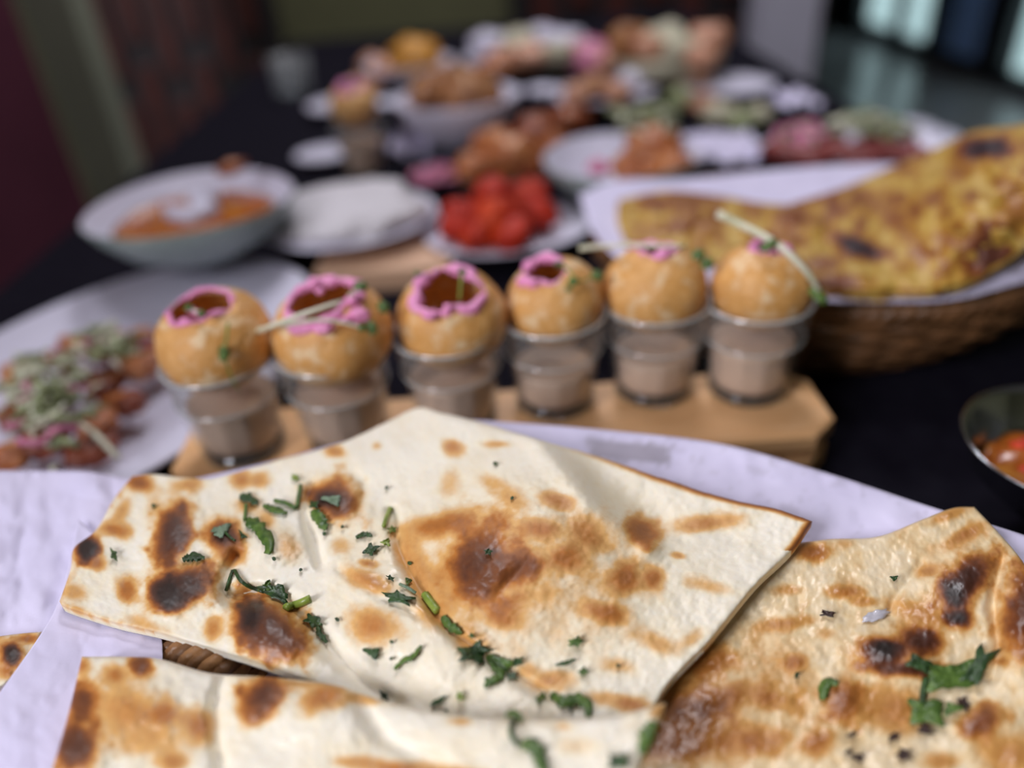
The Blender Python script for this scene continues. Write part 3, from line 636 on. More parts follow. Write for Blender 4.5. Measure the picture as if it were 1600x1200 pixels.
Sm(zA, [(385, 790), (384, 803), (383, 814)], 6, LEAF, 'short upright cilantro stem above the largest leaf at left')
St(zA, [(384, 815), (400, 820), (412, 836), (421, 850), (418, 866)], 23, LEAF, 'largest glossy cilantro leaf on the left half of the naan')
Lf(zA, 379, 836, 16, 8, 50, LEAFD, 'little dark cilantro scrap left of the largest glossy leaf')
St(zA, [(411, 789), (430, 797), (449, 802)], 11, LEAF, 'green cilantro strip joining a curled stalk near the far edge')
Sm(zA, [(430, 784), (448, 788), (463, 795), (467, 780), (470, 760)], 7, LEAF, 'curled cilantro stalk bending upward near the far edge')
Lf(zA, 461, 746, 14, 12, 30, STEM, 'pale yellow-green scrap near the far edge above the curled stalk')
Lf(zA, 520, 781, 34, 16, 10, LEAFG, 'dusty cilantro leaf on the dark-topped blister near the far edge')
Lf(zA, 490, 788, 16, 14, 0, LEAFD, 'dark cilantro scrap at the left of the dark-topped blister')
St(zA, [(488, 797), (500, 812), (510, 828)], 20, LEAF, 'broad green cilantro strip just below the dark-topped blister')
Sm(zA, [(600, 824), (605, 809), (611, 795)], 7, STEM, 'upright pale cilantro stem by the edge of the big puff')
Lf(zA, 613, 827, 14, 12, 0, STEM, 'cut pale stem end right of the upright pale stem')
St(zA, [(556, 840), (568, 835), (582, 837)], 9, LEAFD, 'thin dark cilantro sprig left of the puff')
Lf(zA, 579, 859, 26, 16, -30, LEAFD, 'dark pointed cilantro leaf left of the puff')
Lf(zA, 603, 847, 18, 12, 0, STEM, 'pale round stem slice at the foot of the puff')
Sm(zA, [(354, 924), (360, 905), (366, 891), (376, 908), (390, 918), (412, 926)], 6, LEAFD, 'bent cilantro stem above the largest scorched bubble')
Lf(zA, 432, 926, 52, 26, 25, LEAFD, 'tangled cilantro leaf heap above the largest scorched bubble')
Lf(zA, 415, 917, 24, 14, -40, LEAF, 'green leaf tip on the tangled heap above the scorched bubble')
Sm(zA, [(448, 952), (468, 946), (486, 938)], 13, STEM, 'thick pale stem right of the tangled cilantro heap')
Lf(zA, 490, 970, 30, 20, 20, LEAFD, 'dark wilted leaf in the crease right of the scorched bubble')
St(zA, [(496, 978), (500, 990), (511, 1004)], 10, LEAFD, 'dark leaf tail running down the crease by the scorched bubble')
Lf(zA, 622, 934, 50, 20, 12, LEAFD, 'feathery dark cilantro frond left of the big puff')
Lf(zA, 582, 1020, 28, 18, 20, LEAFD, 'dark cilantro leaf below the orange blister in the white fold')
Lf(zA, 763, 862, 14, 12, 0, LEAFD, 'tiny dark star-shaped leaf on the brown patch of the puff')
Lf(zA, 610, 903, 14, 8, 30, LEAFD, 'small dark scrap at the left foot of the puff')
Lf(zA, 638, 908, 10, 12, 0, LEAF, 'small green scrap in the crease left of the puff')
Sm(zA, [(625, 914), (638, 920), (650, 928)], 5, LEAFG, 'thin pale stalk above the feathery frond')
Sm(zA, [(664, 932), (674, 945), (684, 958)], 13, STEM, 'thick yellow-green stem lying in the crease under the puff')
St(zA, [(692, 962), (700, 976), (722, 990)], 14, LEAF, 'cilantro strip in the crease below the thick yellow-green stem')
Lf(zA, 737, 993, 11, 9, 0, LEAF, 'small scrap in the crease between strip and large leaf')
Lf(zA, 741, 1019, 52, 32, -8, LEAFD, 'large dark cilantro leaf in the middle of the lower crease')
Lf(zA, 781, 1039, 44, 32, 35, LEAF, 'large green cilantro leaf right of the dark one in the crease')
Lf(zA, 808, 1034, 22, 14, -20, LEAFD, 'small dark leaf at the right end of the crease cluster')
Lf(zA, 800, 1056, 20, 12, 20, LEAFG, 'pale leaf scrap under the crease cluster')
St(zA, [(757, 1074), (768, 1063), (784, 1060)], 13, LEAF, 'curved cilantro strip on the white fold below the crease')
St(zA, [(616, 1046), (630, 1033), (645, 1026), (659, 1009)], 9, LEAF, 'thin zigzag cilantro sprig on the white fold')
St(zA, [(673, 1103), (684, 1096), (697, 1088)], 9, LEAFD, 'straight dark cilantro strip near the front edge of the fold')
Lf(zA, 719, 1088, 14, 16, 0, STEM, 'pale green scrap right of the straight dark strip')
Lf(zA, 600, 1087, 20, 10, 50, LEAFD, 'small dark scrap close to the front naan')
Lf(zA, 899, 1003, 26, 16, -15, LEAF, 'rounded green cilantro leaf low on the puff')
St(zA, [(868, 1039), (884, 1036), (899, 1030)], 7, LEAFD, 'thin dark cilantro thread on the glossy foot of the puff')
Lf(zA, 911, 1049, 18, 14, -15, LEAF, 'small square cilantro scrap on the glossy foot of the puff')
Lf(zA, 845, 1090, 22, 13, -30, LEAF, 'green scrap left of the big hooked cilantro strip')
St(zA, [(860, 1086), (882, 1096), (905, 1093), (919, 1103), (920, 1124)], 20, LEAF, 'big hooked cilantro strip at the front tip of the naan')
for (x, y) in ((507, 834), (535, 823), (428, 873), (527, 968), (611, 1029), (604, 762), (774, 724), (697, 1110), (612, 1003), (892, 1108), (500, 806), (240, 790), (470, 890), (800, 778), (760, 1060), (966, 1040), (640, 880)):
    leafy(zA, 'fleck', [(x, y), (random.choice([5, 7, 8]), 40)], 6, LEAFD, 'tiny dark green herb fleck on the central naan', 'tiny herb flecks on the central naan')
St(zC, [(790, 1120), (802, 1114), (818, 1126)], 12, LEAF, 'small cilantro tip at the back edge of the front naan', GC)
Sm(zC, [(806, 1122), (798, 1146), (812, 1168)], 8, LEAFD, 'bent cilantro stem on the front naan, centre', GC)
St(zC, [(815, 1166), (832, 1162), (842, 1182), (852, 1214)], 24, LEAF, 'blurred broad cilantro strip at the bottom edge, centre', GC)
St(zC, [(1024, 1128), (1012, 1150), (1002, 1178)], 26, LEAF, 'broad cilantro leaf on the right tip of the front naan', GC)
Lf(zC, 966, 1190, 36, 28, 0, LEAFD, 'dark cilantro leaf at the bottom edge of the front naan', GC)
leafy(zB, 'leaf', [(1294, 959), (26, 10)], 11, CHARF, 'single dark red-brown flake alone on the right naan', GB, cat='flake')
leafy(zB, 'leaf', [(1397, 903), (13, 0)], 9, LEAFD, 'dark curled fleck near the far side of the right naan', GB)
Lf(zB, 1245, 1055, 12, 8, -60, LEAFD, 'small dark cilantro scrap left on the right naan', GB)
St(zB, [(1284, 1094), (1288, 1074), (1296, 1066), (1310, 1068)], 16, LEAF, 'angular cilantro leaf left of the large herb cluster', GB)
Lf(zB, 1484, 1056, 110, 52, -12, LEAF, 'widest green leaf of the cilantro cluster on the right naan', GB)
leafy(zB, 'leaf', [(1530, 1040), (70, -55)], 34, LEAFD, 'dark upper right leaf of the cilantro cluster', GB, .0018)
leafy(zB, 'leaf', [(1436, 1036), (44, 20)], 26, LEAFD, 'dark upper left sprig of the cilantro cluster', GB, .0018)
Lf(zB, 1446, 1112, 70, 48, 15, LEAF, 'green lower leaf of the cilantro cluster', GB)
leafy(zB, 'leaf', [(1486, 1108), (34, -20)], 22, LEAF, 'small green leaf right of the lower cluster leaf', GB, .0018)
Sm(zB, [(1446, 1062), (1442, 1080), (1440, 1100)], 10, LEAFD, 'dark stem joining the two parts of the cilantro cluster', GB)
for (x, y, ln, wd, an, lab) in ((1506, 1099, 26, 18, 40, 'dark flake at the right end of the cilantro cluster'), (1446, 1140, 28, 18, 20, 'dark flake just below the cilantro cluster'), (1397, 1151, 22, 14, -30, 'dark flake below left of the cilantro cluster'),
                            (1330, 1148, 20, 8, -15, 'narrow reddish flake left among the flakes'), (1412, 1180, 26, 22, 10, 'broad dark red flake near the bottom edge'), (1341, 1184, 24, 14, 20, 'dark red flake nearest the bottom edge'), (1326, 1174, 18, 8, -30, 'thin dark flake beside the one nearest the bottom edge')):
    leafy(zB, 'leaf', [(x, y), (ln, an)], wd, CHARF, lab, GB, cat='flake')
# pale patch painting a white glint of butter on the right naan
glint_m = mat('butter_glint_white', (.62, .60, .66), (.52, .50, .55), 60, .12)
bt = leafy(zB, 'fleck', [(1368, 962), (42, -18)], 17, glint_m, 'pale painted glint of butter on the right naan', None, .0006, 'butter'); bt.name = 'painted_butter_glint'

# ------------------------------------------------------------------ board with six chai glasses
def board(name, label, x0, x1, y0, y1, z0, h, m, ch, slot=True, rz=0.0):
    r = empty(name, ((x0+x1)/2, (y0+y1)/2, T+z0)); tag(r, label, 'board')
    def prof(inset, xi=0):  # chamfered rectangle outline
        a, b, c, d = x0+inset+xi, x1-inset-xi, y0+inset, y1-inset
        return [(a+ch, c), (b-ch, c), (b, c+ch), (b, d-ch), (b-ch, d), (a+ch, d), (a, d-ch), (a, c+ch)]
    def slab(nm, za, zb, inset, mm):
        e = .0018; lay = [(prof(inset+e), za), (prof(inset), za+e), (prof(inset), zb-e), (prof(inset+e), zb)]
        V = [(x, y, T+z) for L_, z in lay for (x, y) in L_]; F = grid_faces(8, 4, closeu=True); F += [tuple(reversed(range(8))), tuple(range(24, 32))]
        return mesh(nm, V, F, mm, r, smooth=False)
    if slot:
        slab('top_board', z0+h*.64, z0+h, 0, m); slab('core', z0+h*.46, z0+h*.64, .022, m); slab('lower_board', z0, z0+h*.46, .001, m)
    else: slab('plank', z0, z0+h, 0, m)
    return r
board('serving_board', 'pale wooden serving board carrying the six chai glasses', -.205, .188, .345, .418, 0, .035, WOOD, .016)

NF = 12
def facet(x, y, z, a, r, h0=.004, h1=.046):
    s = sstep(h0, h0+.004, z)*(1-sstep(h1-.004, h1+.003, z)); q = (a % (2*math.pi/NF))-math.pi/NF
    k = math.cos(math.pi/NF)/math.cos(q); k = 1+(k-1)*float(s); return x*k, y*k, z
def chai_glass(loc, label, level=.034, group='faceted chai glasses on the wooden board'):
    r = empty('chai_glass', loc); tag(r, label, 'glass', group)
    po = [(.001, .0002), (.0195, .0), (.0215, .002), (.0222, .006), (.0235, .020), (.0248, .036), (.0255, .0440), (.0266, .0462), (.0274, .058), (.0282, .0695), (.0278, .071), (.0268, .0700), (.0258, .058), (.0250, .050), (.0236, .043), (.0225, .034), (.0208, .012), (.0190, .0085), (.001, .008)]
    KR, KZ = 1.13, .90
    def fz(h0=.004, h1=.046): return lambda x, y, z, a, q: (lambda p: (p[0]*KR, p[1]*KR, p[2]*KZ))(facet(x, y, z, a, q, h0, h1))
    tum = lathe('tumbler', po, GLASS, r, loc, 60, fz(), cap=False)
    for nm, rr_, zz_, th in (('rim', .0280, .0703, .0011), ('shoulder_ring', .0262, .0452, .0007)):
        tube(nm, [Vector(loc)+Vector((rr_*KR*math.cos(2*math.pi*k/48), rr_*KR*math.sin(2*math.pi*k/48), zz_*KZ)) for k in range(48)], th, GLASSR, tum, 8, True)  # whitened glass paints bright edge lines on lip and shoulder
    lathe('base', [(.001, .0006), (.019, .0006), (.0206, .0025), (.0210, .0070), (.001, .0075)], GLASSB, r, loc, 48, fz(1, 2), cap=False)
    def ri(z): return float(np.interp(z, [.009, .012, .034, .043, .050, .058], [.0195, .0206, .0223, .0234, .0248, .0256]))-.0004
    prof = [(.001, .0092)]+[(ri(z), z) for z in np.linspace(.0095, level, 8)]+[(ri(level)-.0015, level+.0003), (.001, level+.0003)]
    c = lathe('chai', prof, CHAI, r, loc, 48, fz(.009), cap=False); c['label'] = 'milky brown chai'
    return r
def puri(c, rad, tilt, label, hole=.55, seed=0, sq=.86, group='hollow puris set on the chai glasses', cream=True, thick=1.0, dollops=()):
    """hollow puffed ball with a broken top and pink cream round the hole; tilt = direction the hole faces"""
    r = empty('puri', c); tag(r, label, 'puri', group)
    zax = Vector(tilt).normalized(); rot = zax.to_track_quat('Z', 'Y').to_matrix(); seg = 56; V = []; F = []
    rr = random.Random(seed); ph = [rr.random()*6 for _ in range(4)]
    def hz(a): return hole*(1+.09*math.sin(2*a+ph[0])+.07*math.sin(3*a+ph[1])+.05*math.sin(7*a+ph[2]))
    n1, n2 = 22, 14
    def dirp(a, th, k):
        d = Vector((math.sin(th)*math.cos(a), math.sin(th)*math.sin(a), math.cos(th)*sq))
        s = 1+.035*mnoise.noise(d*1.8+Vector((seed*5, 0, 0)))+.012*mnoise.noise(d*6+Vector((seed, 3, 0)))
        return Vector(c)+rot @ (d*(rad*k*s))
    for j in range(n1+1):
        for i in range(seg):
            a = 2*math.pi*i/seg; V.append(dirp(a, math.pi-.02-(math.pi-.02-hz(a))*j/n1, 1))
    for j in range(n2+1):
        for i in range(seg):
            a = 2*math.pi*i/seg; V.append(dirp(a, hz(a)+(math.pi-.02-hz(a))*j/n2, .90))
    F = grid_faces(seg, n1+n2+2, closeu=True)
    sh = mesh('shell', V, F, PURI, r)
    if cream:
        n = 72; pts = []; rd = []
        for i in range(n):
            a = 2*math.pi*i/n; pts.append(dirp(a, hz(a)-.02, .975)); rd.append(thick*rad*.085*max(.22, 1+1.5*mnoise.noise(Vector((math.cos(a)*1.9, math.sin(a)*1.9, seed*4.1)))+.5*mnoise.noise(Vector((math.cos(a)*5, math.sin(a)*5, seed*4.1)))))
        cm = tube('pink_cream', pts, rd, PINK, sh, 8, True); cm['label'] = 'pink cream smeared round the broken hole'
        for k, (dx, dy, ds) in enumerate(dollops):
            p = on_sphere(dx, dy, Vector(c), rad*.99); q = ds*(p-Vector(CAM)).length/FPX
            blob('cream_dollop', p, (q, q*.8, q*.6), PINK, sh, amp=.4, freq=1.7, seed=seed*7+k)
    return r
ordn = ['leftmost', 'second from left', 'third from left', 'fourth from left', 'fifth from left', 'rightmost']
GB_ = [(385, 697), (548, 682), (716, 655), (868, 626), (1020, 607), (1166, 606)]
PU = [(338, 531, 90), (521, 521, 93), (706, 497, 86), (866, 471, 77), (1023, 450, 81), (1190, 447, 78)]
TL = [(-.12, -.10, 1), (-.05, -.16, 1), (.05, -.38, 1), (-.28, -.12, 1), (0, .10, 1), (.13, .10, 1)]
HL = [.60, .66, .62, .50, .42, .40]
PC = []
for i in range(6):
    g = at(GB_[i][0], GB_[i][1], .035); g.z = T+.035
    chai_glass(g, '%s faceted glass of milky chai on the wooden board' % ordn[i], [.041, .042, .039, .031, .033, .040][i])
    px_, py_, w_ = PU[i]
    d = Vector(rays(px_, py_)); t = g.y/d.y; c = Vector(CAM)+d*t
    rad = w_*t/FPX; c.z = max(c.z, T+.035+.064+.006)
    PC.append((c, rad)); puri(c, rad, TL[i], 'tan hollow puri with pink cream on the %s chai glass' % ordn[i], HL[i], i+1, thick=[.6, 1.0, 1.0, .9, .8, .8][i], dollops=[[(310, 490, 8), (298, 484, 6)], [(560, 492, 17), (505, 512, 15), (540, 500, 9), (500, 455, 7)], [(672, 492, 13), (700, 480, 8)], [(835, 440, 8)], [], []][i])

# microgreens on the puris
def sprig(pts, i, label, rad=.0009, leaves=(), lift=.003, m=SPROUT):
    c, r = PC[i]; q = smooth_line(pts, 14)
    P = [on_sphere(x, y, c, r+lift) for x, y in q]
    e = empty('microgreen_sprig', P[0]); tag(e, label, 'garnish', 'microgreens on the puris')
    tube('stem', P, [rad*(1.25-.5*k/13) for k in range(14)], m, e, 7)
    for (x, y, sx, sy, an) in leaves:
        p = on_sphere(x, y, c, r+lift+.001); s = (p-Vector(CAM)).length/FPX; n = 14; V = []; F = []
        n0 = (Vector(CAM)-p).normalized()+Vector((0, 0, .8)); n0.normalize(); ux = n0.cross(Vector((0, 1, .2))).normalized(); uy = n0.cross(ux)
        a0 = math.radians(an)
        for layer in (0, 1):
            V.append(p+n0*(.0012-.0004*layer))
            for k in range(n):
                a = 2*math.pi*k/n; rr = 1-.28*max(0, math.cos(a))**6
                u = sx*.5*s*rr*math.cos(a); v = sy*.5*s*rr*math.sin(a)
                V.append(p+ux*(u*math.cos(a0)-v*math.sin(a0))+uy*(u*math.sin(a0)+v*math.cos(a0))-n0*(.0004*layer))
        for k in range(n):
            k2 = (k+1) % n; F += [(0, 1+k, 1+k2), (n+1, n+2+k2, n+2+k), (1+k, n+2+k, n+2+k2, 1+k2)]
        mesh('leaf', V, F, LEAF, e)
    return e
sprig([(368, 528), (410, 515), (470, 492), (536, 470)], 1, 'long white sprout stem bridging the two leftmost puris', .0013, [(380, 531, 24, 16, 20), (362, 524, 10, 8, 0)], .006)
sprig([(440, 508), (500, 500), (545, 506), (572, 515)], 1, 'white sprout stem ending in a green leaf on the second puri', .0009, [(580, 512, 18, 26, 20), (566, 512, 16, 12, 0)], .004)
sprig([(545, 462), (560, 452), (575, 446)], 1, 'green sprout leaf on the far rim of the second puri', .0007, [(562, 447, 26, 18, 0), (598, 480, 20, 22, 30)], .003)
sprig([(356, 505), (354, 530), (350, 552), (362, 590), (378, 616)], 0, 'thin sprout hanging down the front of the leftmost puri', .0006, [(349, 552, 18, 26, 10)], .002, STEM)
sprig([(292, 478), (304, 486), (318, 488)], 0, 'tiny sprout leaves on the rim of the leftmost puri', .0007, [(294, 480, 13, 12, 0), (314, 490, 14, 12, 0)], .003)
sprig([(722, 424), (720, 445), (718, 470)], 2, 'green sprout stem standing in the third puri', .0008, [(722, 424, 16, 10, 0), (652, 428, 14, 10, 0)], .003, STEM)
sprig([(870, 408), (890, 425), (905, 440), (930, 430)], 3, 'small leafy sprout on the right shoulder of the fourth puri', .0006, [(895, 440, 20, 16, 20), (932, 430, 22, 18, -20), (888, 452, 12, 10, 0), (872, 412, 16, 10, 0)], .003, STEM)
sprig([(905, 388), (960, 384), (1020, 384), (1072, 386)], 4, 'pale sprout stem lying across the top of the fifth puri', .0012, [(1090, 398, 24, 18, 30), (1104, 412, 24, 20, 60)], .004)
sprig([(1120, 334), (1165, 355), (1215, 382), (1254, 418), (1276, 448), (1286, 472)], 5, 'thick white sprout stem arching over the rightmost puri', .0019, [(1278, 462, 18, 34, 25), (1200, 384, 34, 16, 20)], .006)

# ------------------------------------------------------------------ dishes further back
def dish(name, label, cat, px, py, z, wpx, prof, m, inner=None, group=None, asp=1.0, rz=0.0, wob=0.0, wob_n=3, cR=None):
    """plate or bowl: prof in units of rim radius, rim centre seen at (px,py) at height z"""
    c = at(px, py, z); R = wpx*.5*mpp(px, py, z); hz = max(p[1] for p in prof)
    if cR: c = Vector((cR[0], cR[1], T+z)); R = cR[2]
    base = Vector((c.x, c.y, T+z-hz*R)); Rm = Matrix.Rotation(rz, 3, 'Z')
    def fn(x, y, zz, a, r):
        k = 1+wob*math.cos(wob_n*a+.6)*r; v = Rm @ Vector((x*R*k, y*R*k*asp, 0)); return v.x, v.y, zz*R
    r = empty(name, base); tag(r, label, cat, group)
    n_in = inner if inner else len(prof)
    lathe('body', prof[:n_in], m[0], r, base, 64, fn, cap=False)
    if inner: lathe('lining', prof[n_in-1:], m[1], r, base, 64, fn, cap=False)
    return r, base, R
PLATE = [(.001, 0), (.55, 0), (.62, .02), (.98, .10), (1.0, .115), (.98, .125), (.66, .055), (.58, .04), (.001, .035)]
BOWL = [(.001, 0), (.42, 0), (.46, .03), (.72, .16), (.90, .36), (1.0, .52), (.985, .535), (.86, .38), (.66, .19), (.40, .07), (.001, .05)]
DEEP = [(.001, 0), (.5, 0), (.6, .05), (.85, .35), (1.0, .70), (.985, .72), (.80, .37), (.55, .12), (.001, .08)]

# left celadon bowl of curry
r, b0, R = dish('curry_bowl', 'pale celadon bowl with white inside holding orange curry, at left', 'bowl', 297, 312, .085, 318, BOWL, (CELADON, WHITE), 7, wob=.03)
cv = lathe('curry', [(.001, .40), (.3, .405), (.55, .395), (.72, .38), (.81, .365), (.77, .335), (.58, .19), (.001, .12)], CURRY, None, b0, 48, lambda x, y, z, a, q: (x*R*.96, y*R*.96, z*R+.004*mnoise.noise(Vector((x*4, y*4, 2)))), cap=False)
tag(cv, 'orange curry filling the pale celadon bowl at left', 'curry')
tube('cream_swirl', [b0+Vector((R*x, R*y, R*.41+.002)) for x, y in ((-.3, .1), (-.15, -.1), (.05, -.22), (.18, -.05), (.05, .12), (-.08, .3), (.15, .45))], [.004, .009, .011, .010, .009, .008, .004], WHITE, cv, 8)
gp = at(362, 262, .10); blob('dried_chilli', gp, (.016, .007, .007), TANDOORI, amp=.3, seed=4, rz=.9); tag(bpy.data.objects['dried_chilli'], 'dark red chilli lying on the far rim of the celadon bowl', 'chilli')

# left oval platter
rp, bp0, Rp = dish('oval_platter', 'long white oval platter of roasted kebabs at left', 'platter', 205, 585, .0255, 590, PLATE, (WHITE,), asp=.70, rz=math.radians(70), cR=(-.305, .51, .2))
random.seed(5)
KP = [(35, 585, 30), (80, 620, 34), (30, 650, 34), (120, 540, 30), (170, 545, 34), (225, 535, 30), (215, 575, 32), (165, 600, 32), (195, 630, 30), (150, 660, 34), (70, 690, 36), (140, 705, 34), (15, 715, 34), (245, 560, 24), (95, 560, 26)]
KL = ['kebab piece at the left edge beside the sprouts', 'kebab piece under the middle of the large sprout heap', 'kebab piece below left of the sprout heap', 'far kebab piece under the smaller sprout heap', 'orange kebab piece in the far middle', 'far right kebab piece near the first puri', 'kebab piece just in front of the far right one',
      'kebab piece in the middle right of the sprout heap', 'rightmost kebab piece on the near half', 'kebab piece right below the sprout heap', 'orange kebab piece at the near left below the sprouts', 'nearest kebab piece on the right', 'nearest kebab piece in the left corner', 'small kebab piece at the right tip of the heap', 'small far kebab piece above the large sprout heap']
for i, (x, y, q) in enumerate(KP):
    s = mpp(x, y, .03); c = at(x, y, .028); blob('kebab_piece', c, (q*s*1.15, q*s*.95, q*s*.62), TANDOORI if i % 3 else ORANGEF, amp=.35, freq=1.8, seed=i+20, flat=.7, rz=random.random()*3)
    tag(bpy.data.objects['kebab_piece' if i == 0 else 'kebab_piece.%03d' % i], KL[i]+' on the oval platter', 'kebab', 'kebab pieces on the oval platter')
def herb_heap(name, label, cx, cy, wx, wy, z, n, seed, cat='garnish', cols=(SPROUT, HERB, ONION), rs=.0016, ln=.02):
    rr = random.Random(seed); e = empty(name, at(cx, cy, z)); tag(e, label, cat)
    for k, m in enumerate(cols):
        V, F = [], []
        for i in range(n):
            u, v = rr.gauss(0, .42), rr.gauss(0, .42); p = at(cx+u*wx, cy+v*wy, z)+Vector((0, 0, rr.random()*.018*max(0, 1-u*u-v*v)))
            a = rr.random()*6.28; d = Vector((math.cos(a), math.sin(a), rr.uniform(-.25, .3)))*ln*rr.uniform(.4, 1)
            bnd = Vector((rr.uniform(-1, 1), rr.uniform(-1, 1), rr.random()))*ln*.2
            tube_geo([p-d*.5, p+bnd, p+d*.5], rs*rr.uniform(.6, 1.8) if k else rs*.8, 5, False, V, F)
            if k == 2 and i > n*.14: break
        o = mesh(['sprouts', 'herb_shreds', 'onion_shreds'][k], V, F, m, e); o['kind'] = 'stuff'
herb_heap('sprout_heap', 'heap of pale sprouts and onion shreds on the kebabs at left', 80, 630, 75, 80, .046, 60, 3)
herb_heap('sprout_heap', 'smaller heap of sprouts at the far end of the kebabs', 175, 545, 50, 22, .046, 26, 9)
tube('sprout', [at(120, 655, .045), at(150, 680, .04), at(185, 715, .034)], .0018, SPROUT, None, 7); tag(bpy.data.objects['sprout'], 'single white sprout stem on the near kebabs of the platter', 'garnish')

# rice on a white plate with a wooden board before it
board('wooden_board', 'pinkish wooden board in front of the rice plate', *(lambda a, b, c: (a.x, b.x, c.y, c.y+.11))(at(492, 425, .02), at(705, 425, .02), at(600, 425, .02)), 0, .022, WOOD2, .006, False)
r, b0, R = dish('rice_plate', 'white plate heaped with plain white rice', 'plate', 546, 335, .042, 272, PLATE, (WHITE,), wob=.02)
ri = blob('white_rice', b0+Vector((0, 0, R*.15)), (R*.88, R*.86, R*.24), CREAMW, amp=.16, freq=2.5, sub=4, seed=3, flat=.2); tag(ri, 'mound of plain white rice on the white plate', 'rice', None, 'stuff')
# red tikka on a white plate
r, b0, R = dish('tikka_plate', 'white plate of bright red tikka behind the glasses', 'plate', 790, 350, .028, 262, PLATE, (WHITE,), asp=.92, wob=.03)
for i, (x, y, q) in enumerate([(722, 338, 34), (768, 302, 30), (822, 312, 34), (842, 336, 30), (745, 368, 30), (800, 366, 36), (776, 336, 34), (712, 356, 26), (836, 300, 24)]):
    s = mpp(x, y, .05); z = .038+(.014 if i in (6, 1) else 0)
    o = blob('tikka_chunk', at(x, y, z), (q*s*1.05, q*s*1.0, q*s*.85), REDT, amp=.28, freq=1.3, seed=i+50, flat=.75, rz=i*1.1)
    tag(o, ['large left', 'far', 'far right', 'rightmost', 'near left', 'nearest', 'topmost', 'leftmost small', 'small far right'][i]+' bright red tikka chunk on the plate behind the glasses', 'tikka', 'red tikka chunks')
# tandoori chicken on a dark plate, onions
r, b0, R = dish('dark_plate', 'dark slate-blue plate under the browned chicken', 'plate', 785, 245, .015, 270, PLATE, (mat('slate_glaze', (.035, .045, .075), (.028, .036, .06), 12, .3),))
for i, (x, y, q, z) in enumerate([(795, 245, 42, .03), (838, 212, 36, .04), (735, 268, 32, .02), (888, 190, 30, .03), (770, 225, 30, .04), (828, 258, 32, .02), (860, 230, 28, .03)]):
    s = mpp(x, y, z); o = blob('tandoori_chicken', at(x, y, z), (q*s*1.1, q*s, q*s*.9), TANDOORI if i % 2 else ORANGEF, amp=.3, freq=1.4, seed=i+80, flat=.8, rz=i*.8)
    tag(o, ['largest', 'topmost', 'leftmost', 'farthest', 'far left', 'nearest', 'rightmost'][i]+' browned tandoori chicken piece behind the red tikka', 'chicken', 'browned chicken pieces')
for i, (x, y) in enumerate([(662, 274), (680, 268), (690, 280), (672, 284), (698, 268)]):
    c = at(x, y, .016+.004*(i % 2)); n = 26; rr = .014+.003*(i % 3)
    o = tube('onion_ring', [c+Vector((rr*math.cos(2*math.pi*k/n), rr*.8*math.sin(2*math.pi*k/n), .003*math.sin(2*math.pi*k/n+i))) for k in range(n)], .0034, ONION, None, 7, True)
    tag(o, ['leftmost', 'middle', 'near right', 'nearest', 'rightmost'][i]+' pink onion ring beside the red tikka', 'onion', 'pink onion rings')
# chai glass with puri further back, saucer, napkin
r, b0, R = dish('saucer', 'small white saucer beside the distant chai glass', 'saucer', 506, 238, .018, 92, PLATE, (WHITE,))
g = at(572, 275, 0); g.z = T+.001; chai_glass(g, 'distant glass of chai between saucer and napkin', .050, 'chai glasses further back'); puri(g+Vector((0, 0, .090)), .030, (0, -.2, 1), 'blurred puri on the distant chai glass', .5, 31)
def napkin(label, px, py, z, wpx, dpx, seed, h=.012):
    c = at(px, py, z); s = mpp(px, py, z); n = 18; V = []; F = []
    for j in range(n):
        for i in range(n):
            u, v = i/(n-1)-.5, j/(n-1)-.5
            V.append(c+Vector((u*wpx*s, v*dpx*s, h*(1+mnoise.noise(Vector((u*4, v*4, seed))))+h*.8*abs(mnoise.noise(Vector((u*7, v*7, seed+5)))))))
    N = n*n; V += [p-Vector((0, 0, .0012)) for p in V]; F = grid_faces(n, n)+grid_faces(n, n, N, True)
    bd = list(range(n-1))+[k*n+n-1 for k in range(n-1)]+[N-1-k for k in range(n-1)]+[(n-1-k)*n for k in range(n-1)]
    for a, b in zip(bd, bd[1:]+bd[:1]): F.append((a, a+N, b+N, b))
    o = mesh('paper_napkin', V, F, PAPER); tag(o, label, 'napkin', 'white paper napkins')
napkin('white napkin right of the distant chai glass', 645, 248, 0, 60, 80, 2, .018)
napkin('white crumpled napkin between the curry bowl and the kebab plate', 1132, 245, 0, 110, 150, 5, .012)
napkin('small white napkin at the foot of the lilac column', 1236, 168, 0, 60, 90, 8, .012)
# white bowl of chicken curry on the right of centre
r, b0, R = dish('curry_bowl', 'white bowl with greenish outside holding orange chicken, right of centre', 'bowl', 968, 240, .065, 248, BOWL, (CELADON, WHITE), 7, wob=.03)
for i, (x, y, q, z) in enumerate([(1020, 235, 44, .062), (985, 262, 30, .055), (1050, 258, 30, .055), (1010, 268, 28, .05)]):
    s = mpp(x, y, z); tag(blob('chicken_piece', at(x, y, z), (q*s*1.1, q*s, q*s*.8), ORANGEF, amp=.3, seed=i+120, rz=i), ['largest', 'left', 'right', 'nearest'][i]+' orange chicken piece in the white bowl right of centre', 'chicken', 'chicken pieces in the white bowl')
tag(blob('pink_pickle', at(936, 262, .055), (.012, .012, .008), ONION, amp=.3, seed=6), 'pink pickle at the left inside the white bowl', 'pickle')
herb_heap('herb_sprig', 'green herb tuft on the chicken in the white bowl', 1008, 192, 46, 16, .085, 26, 12, cols=(SPROUT, HERB), rs=.0022, ln=.03)
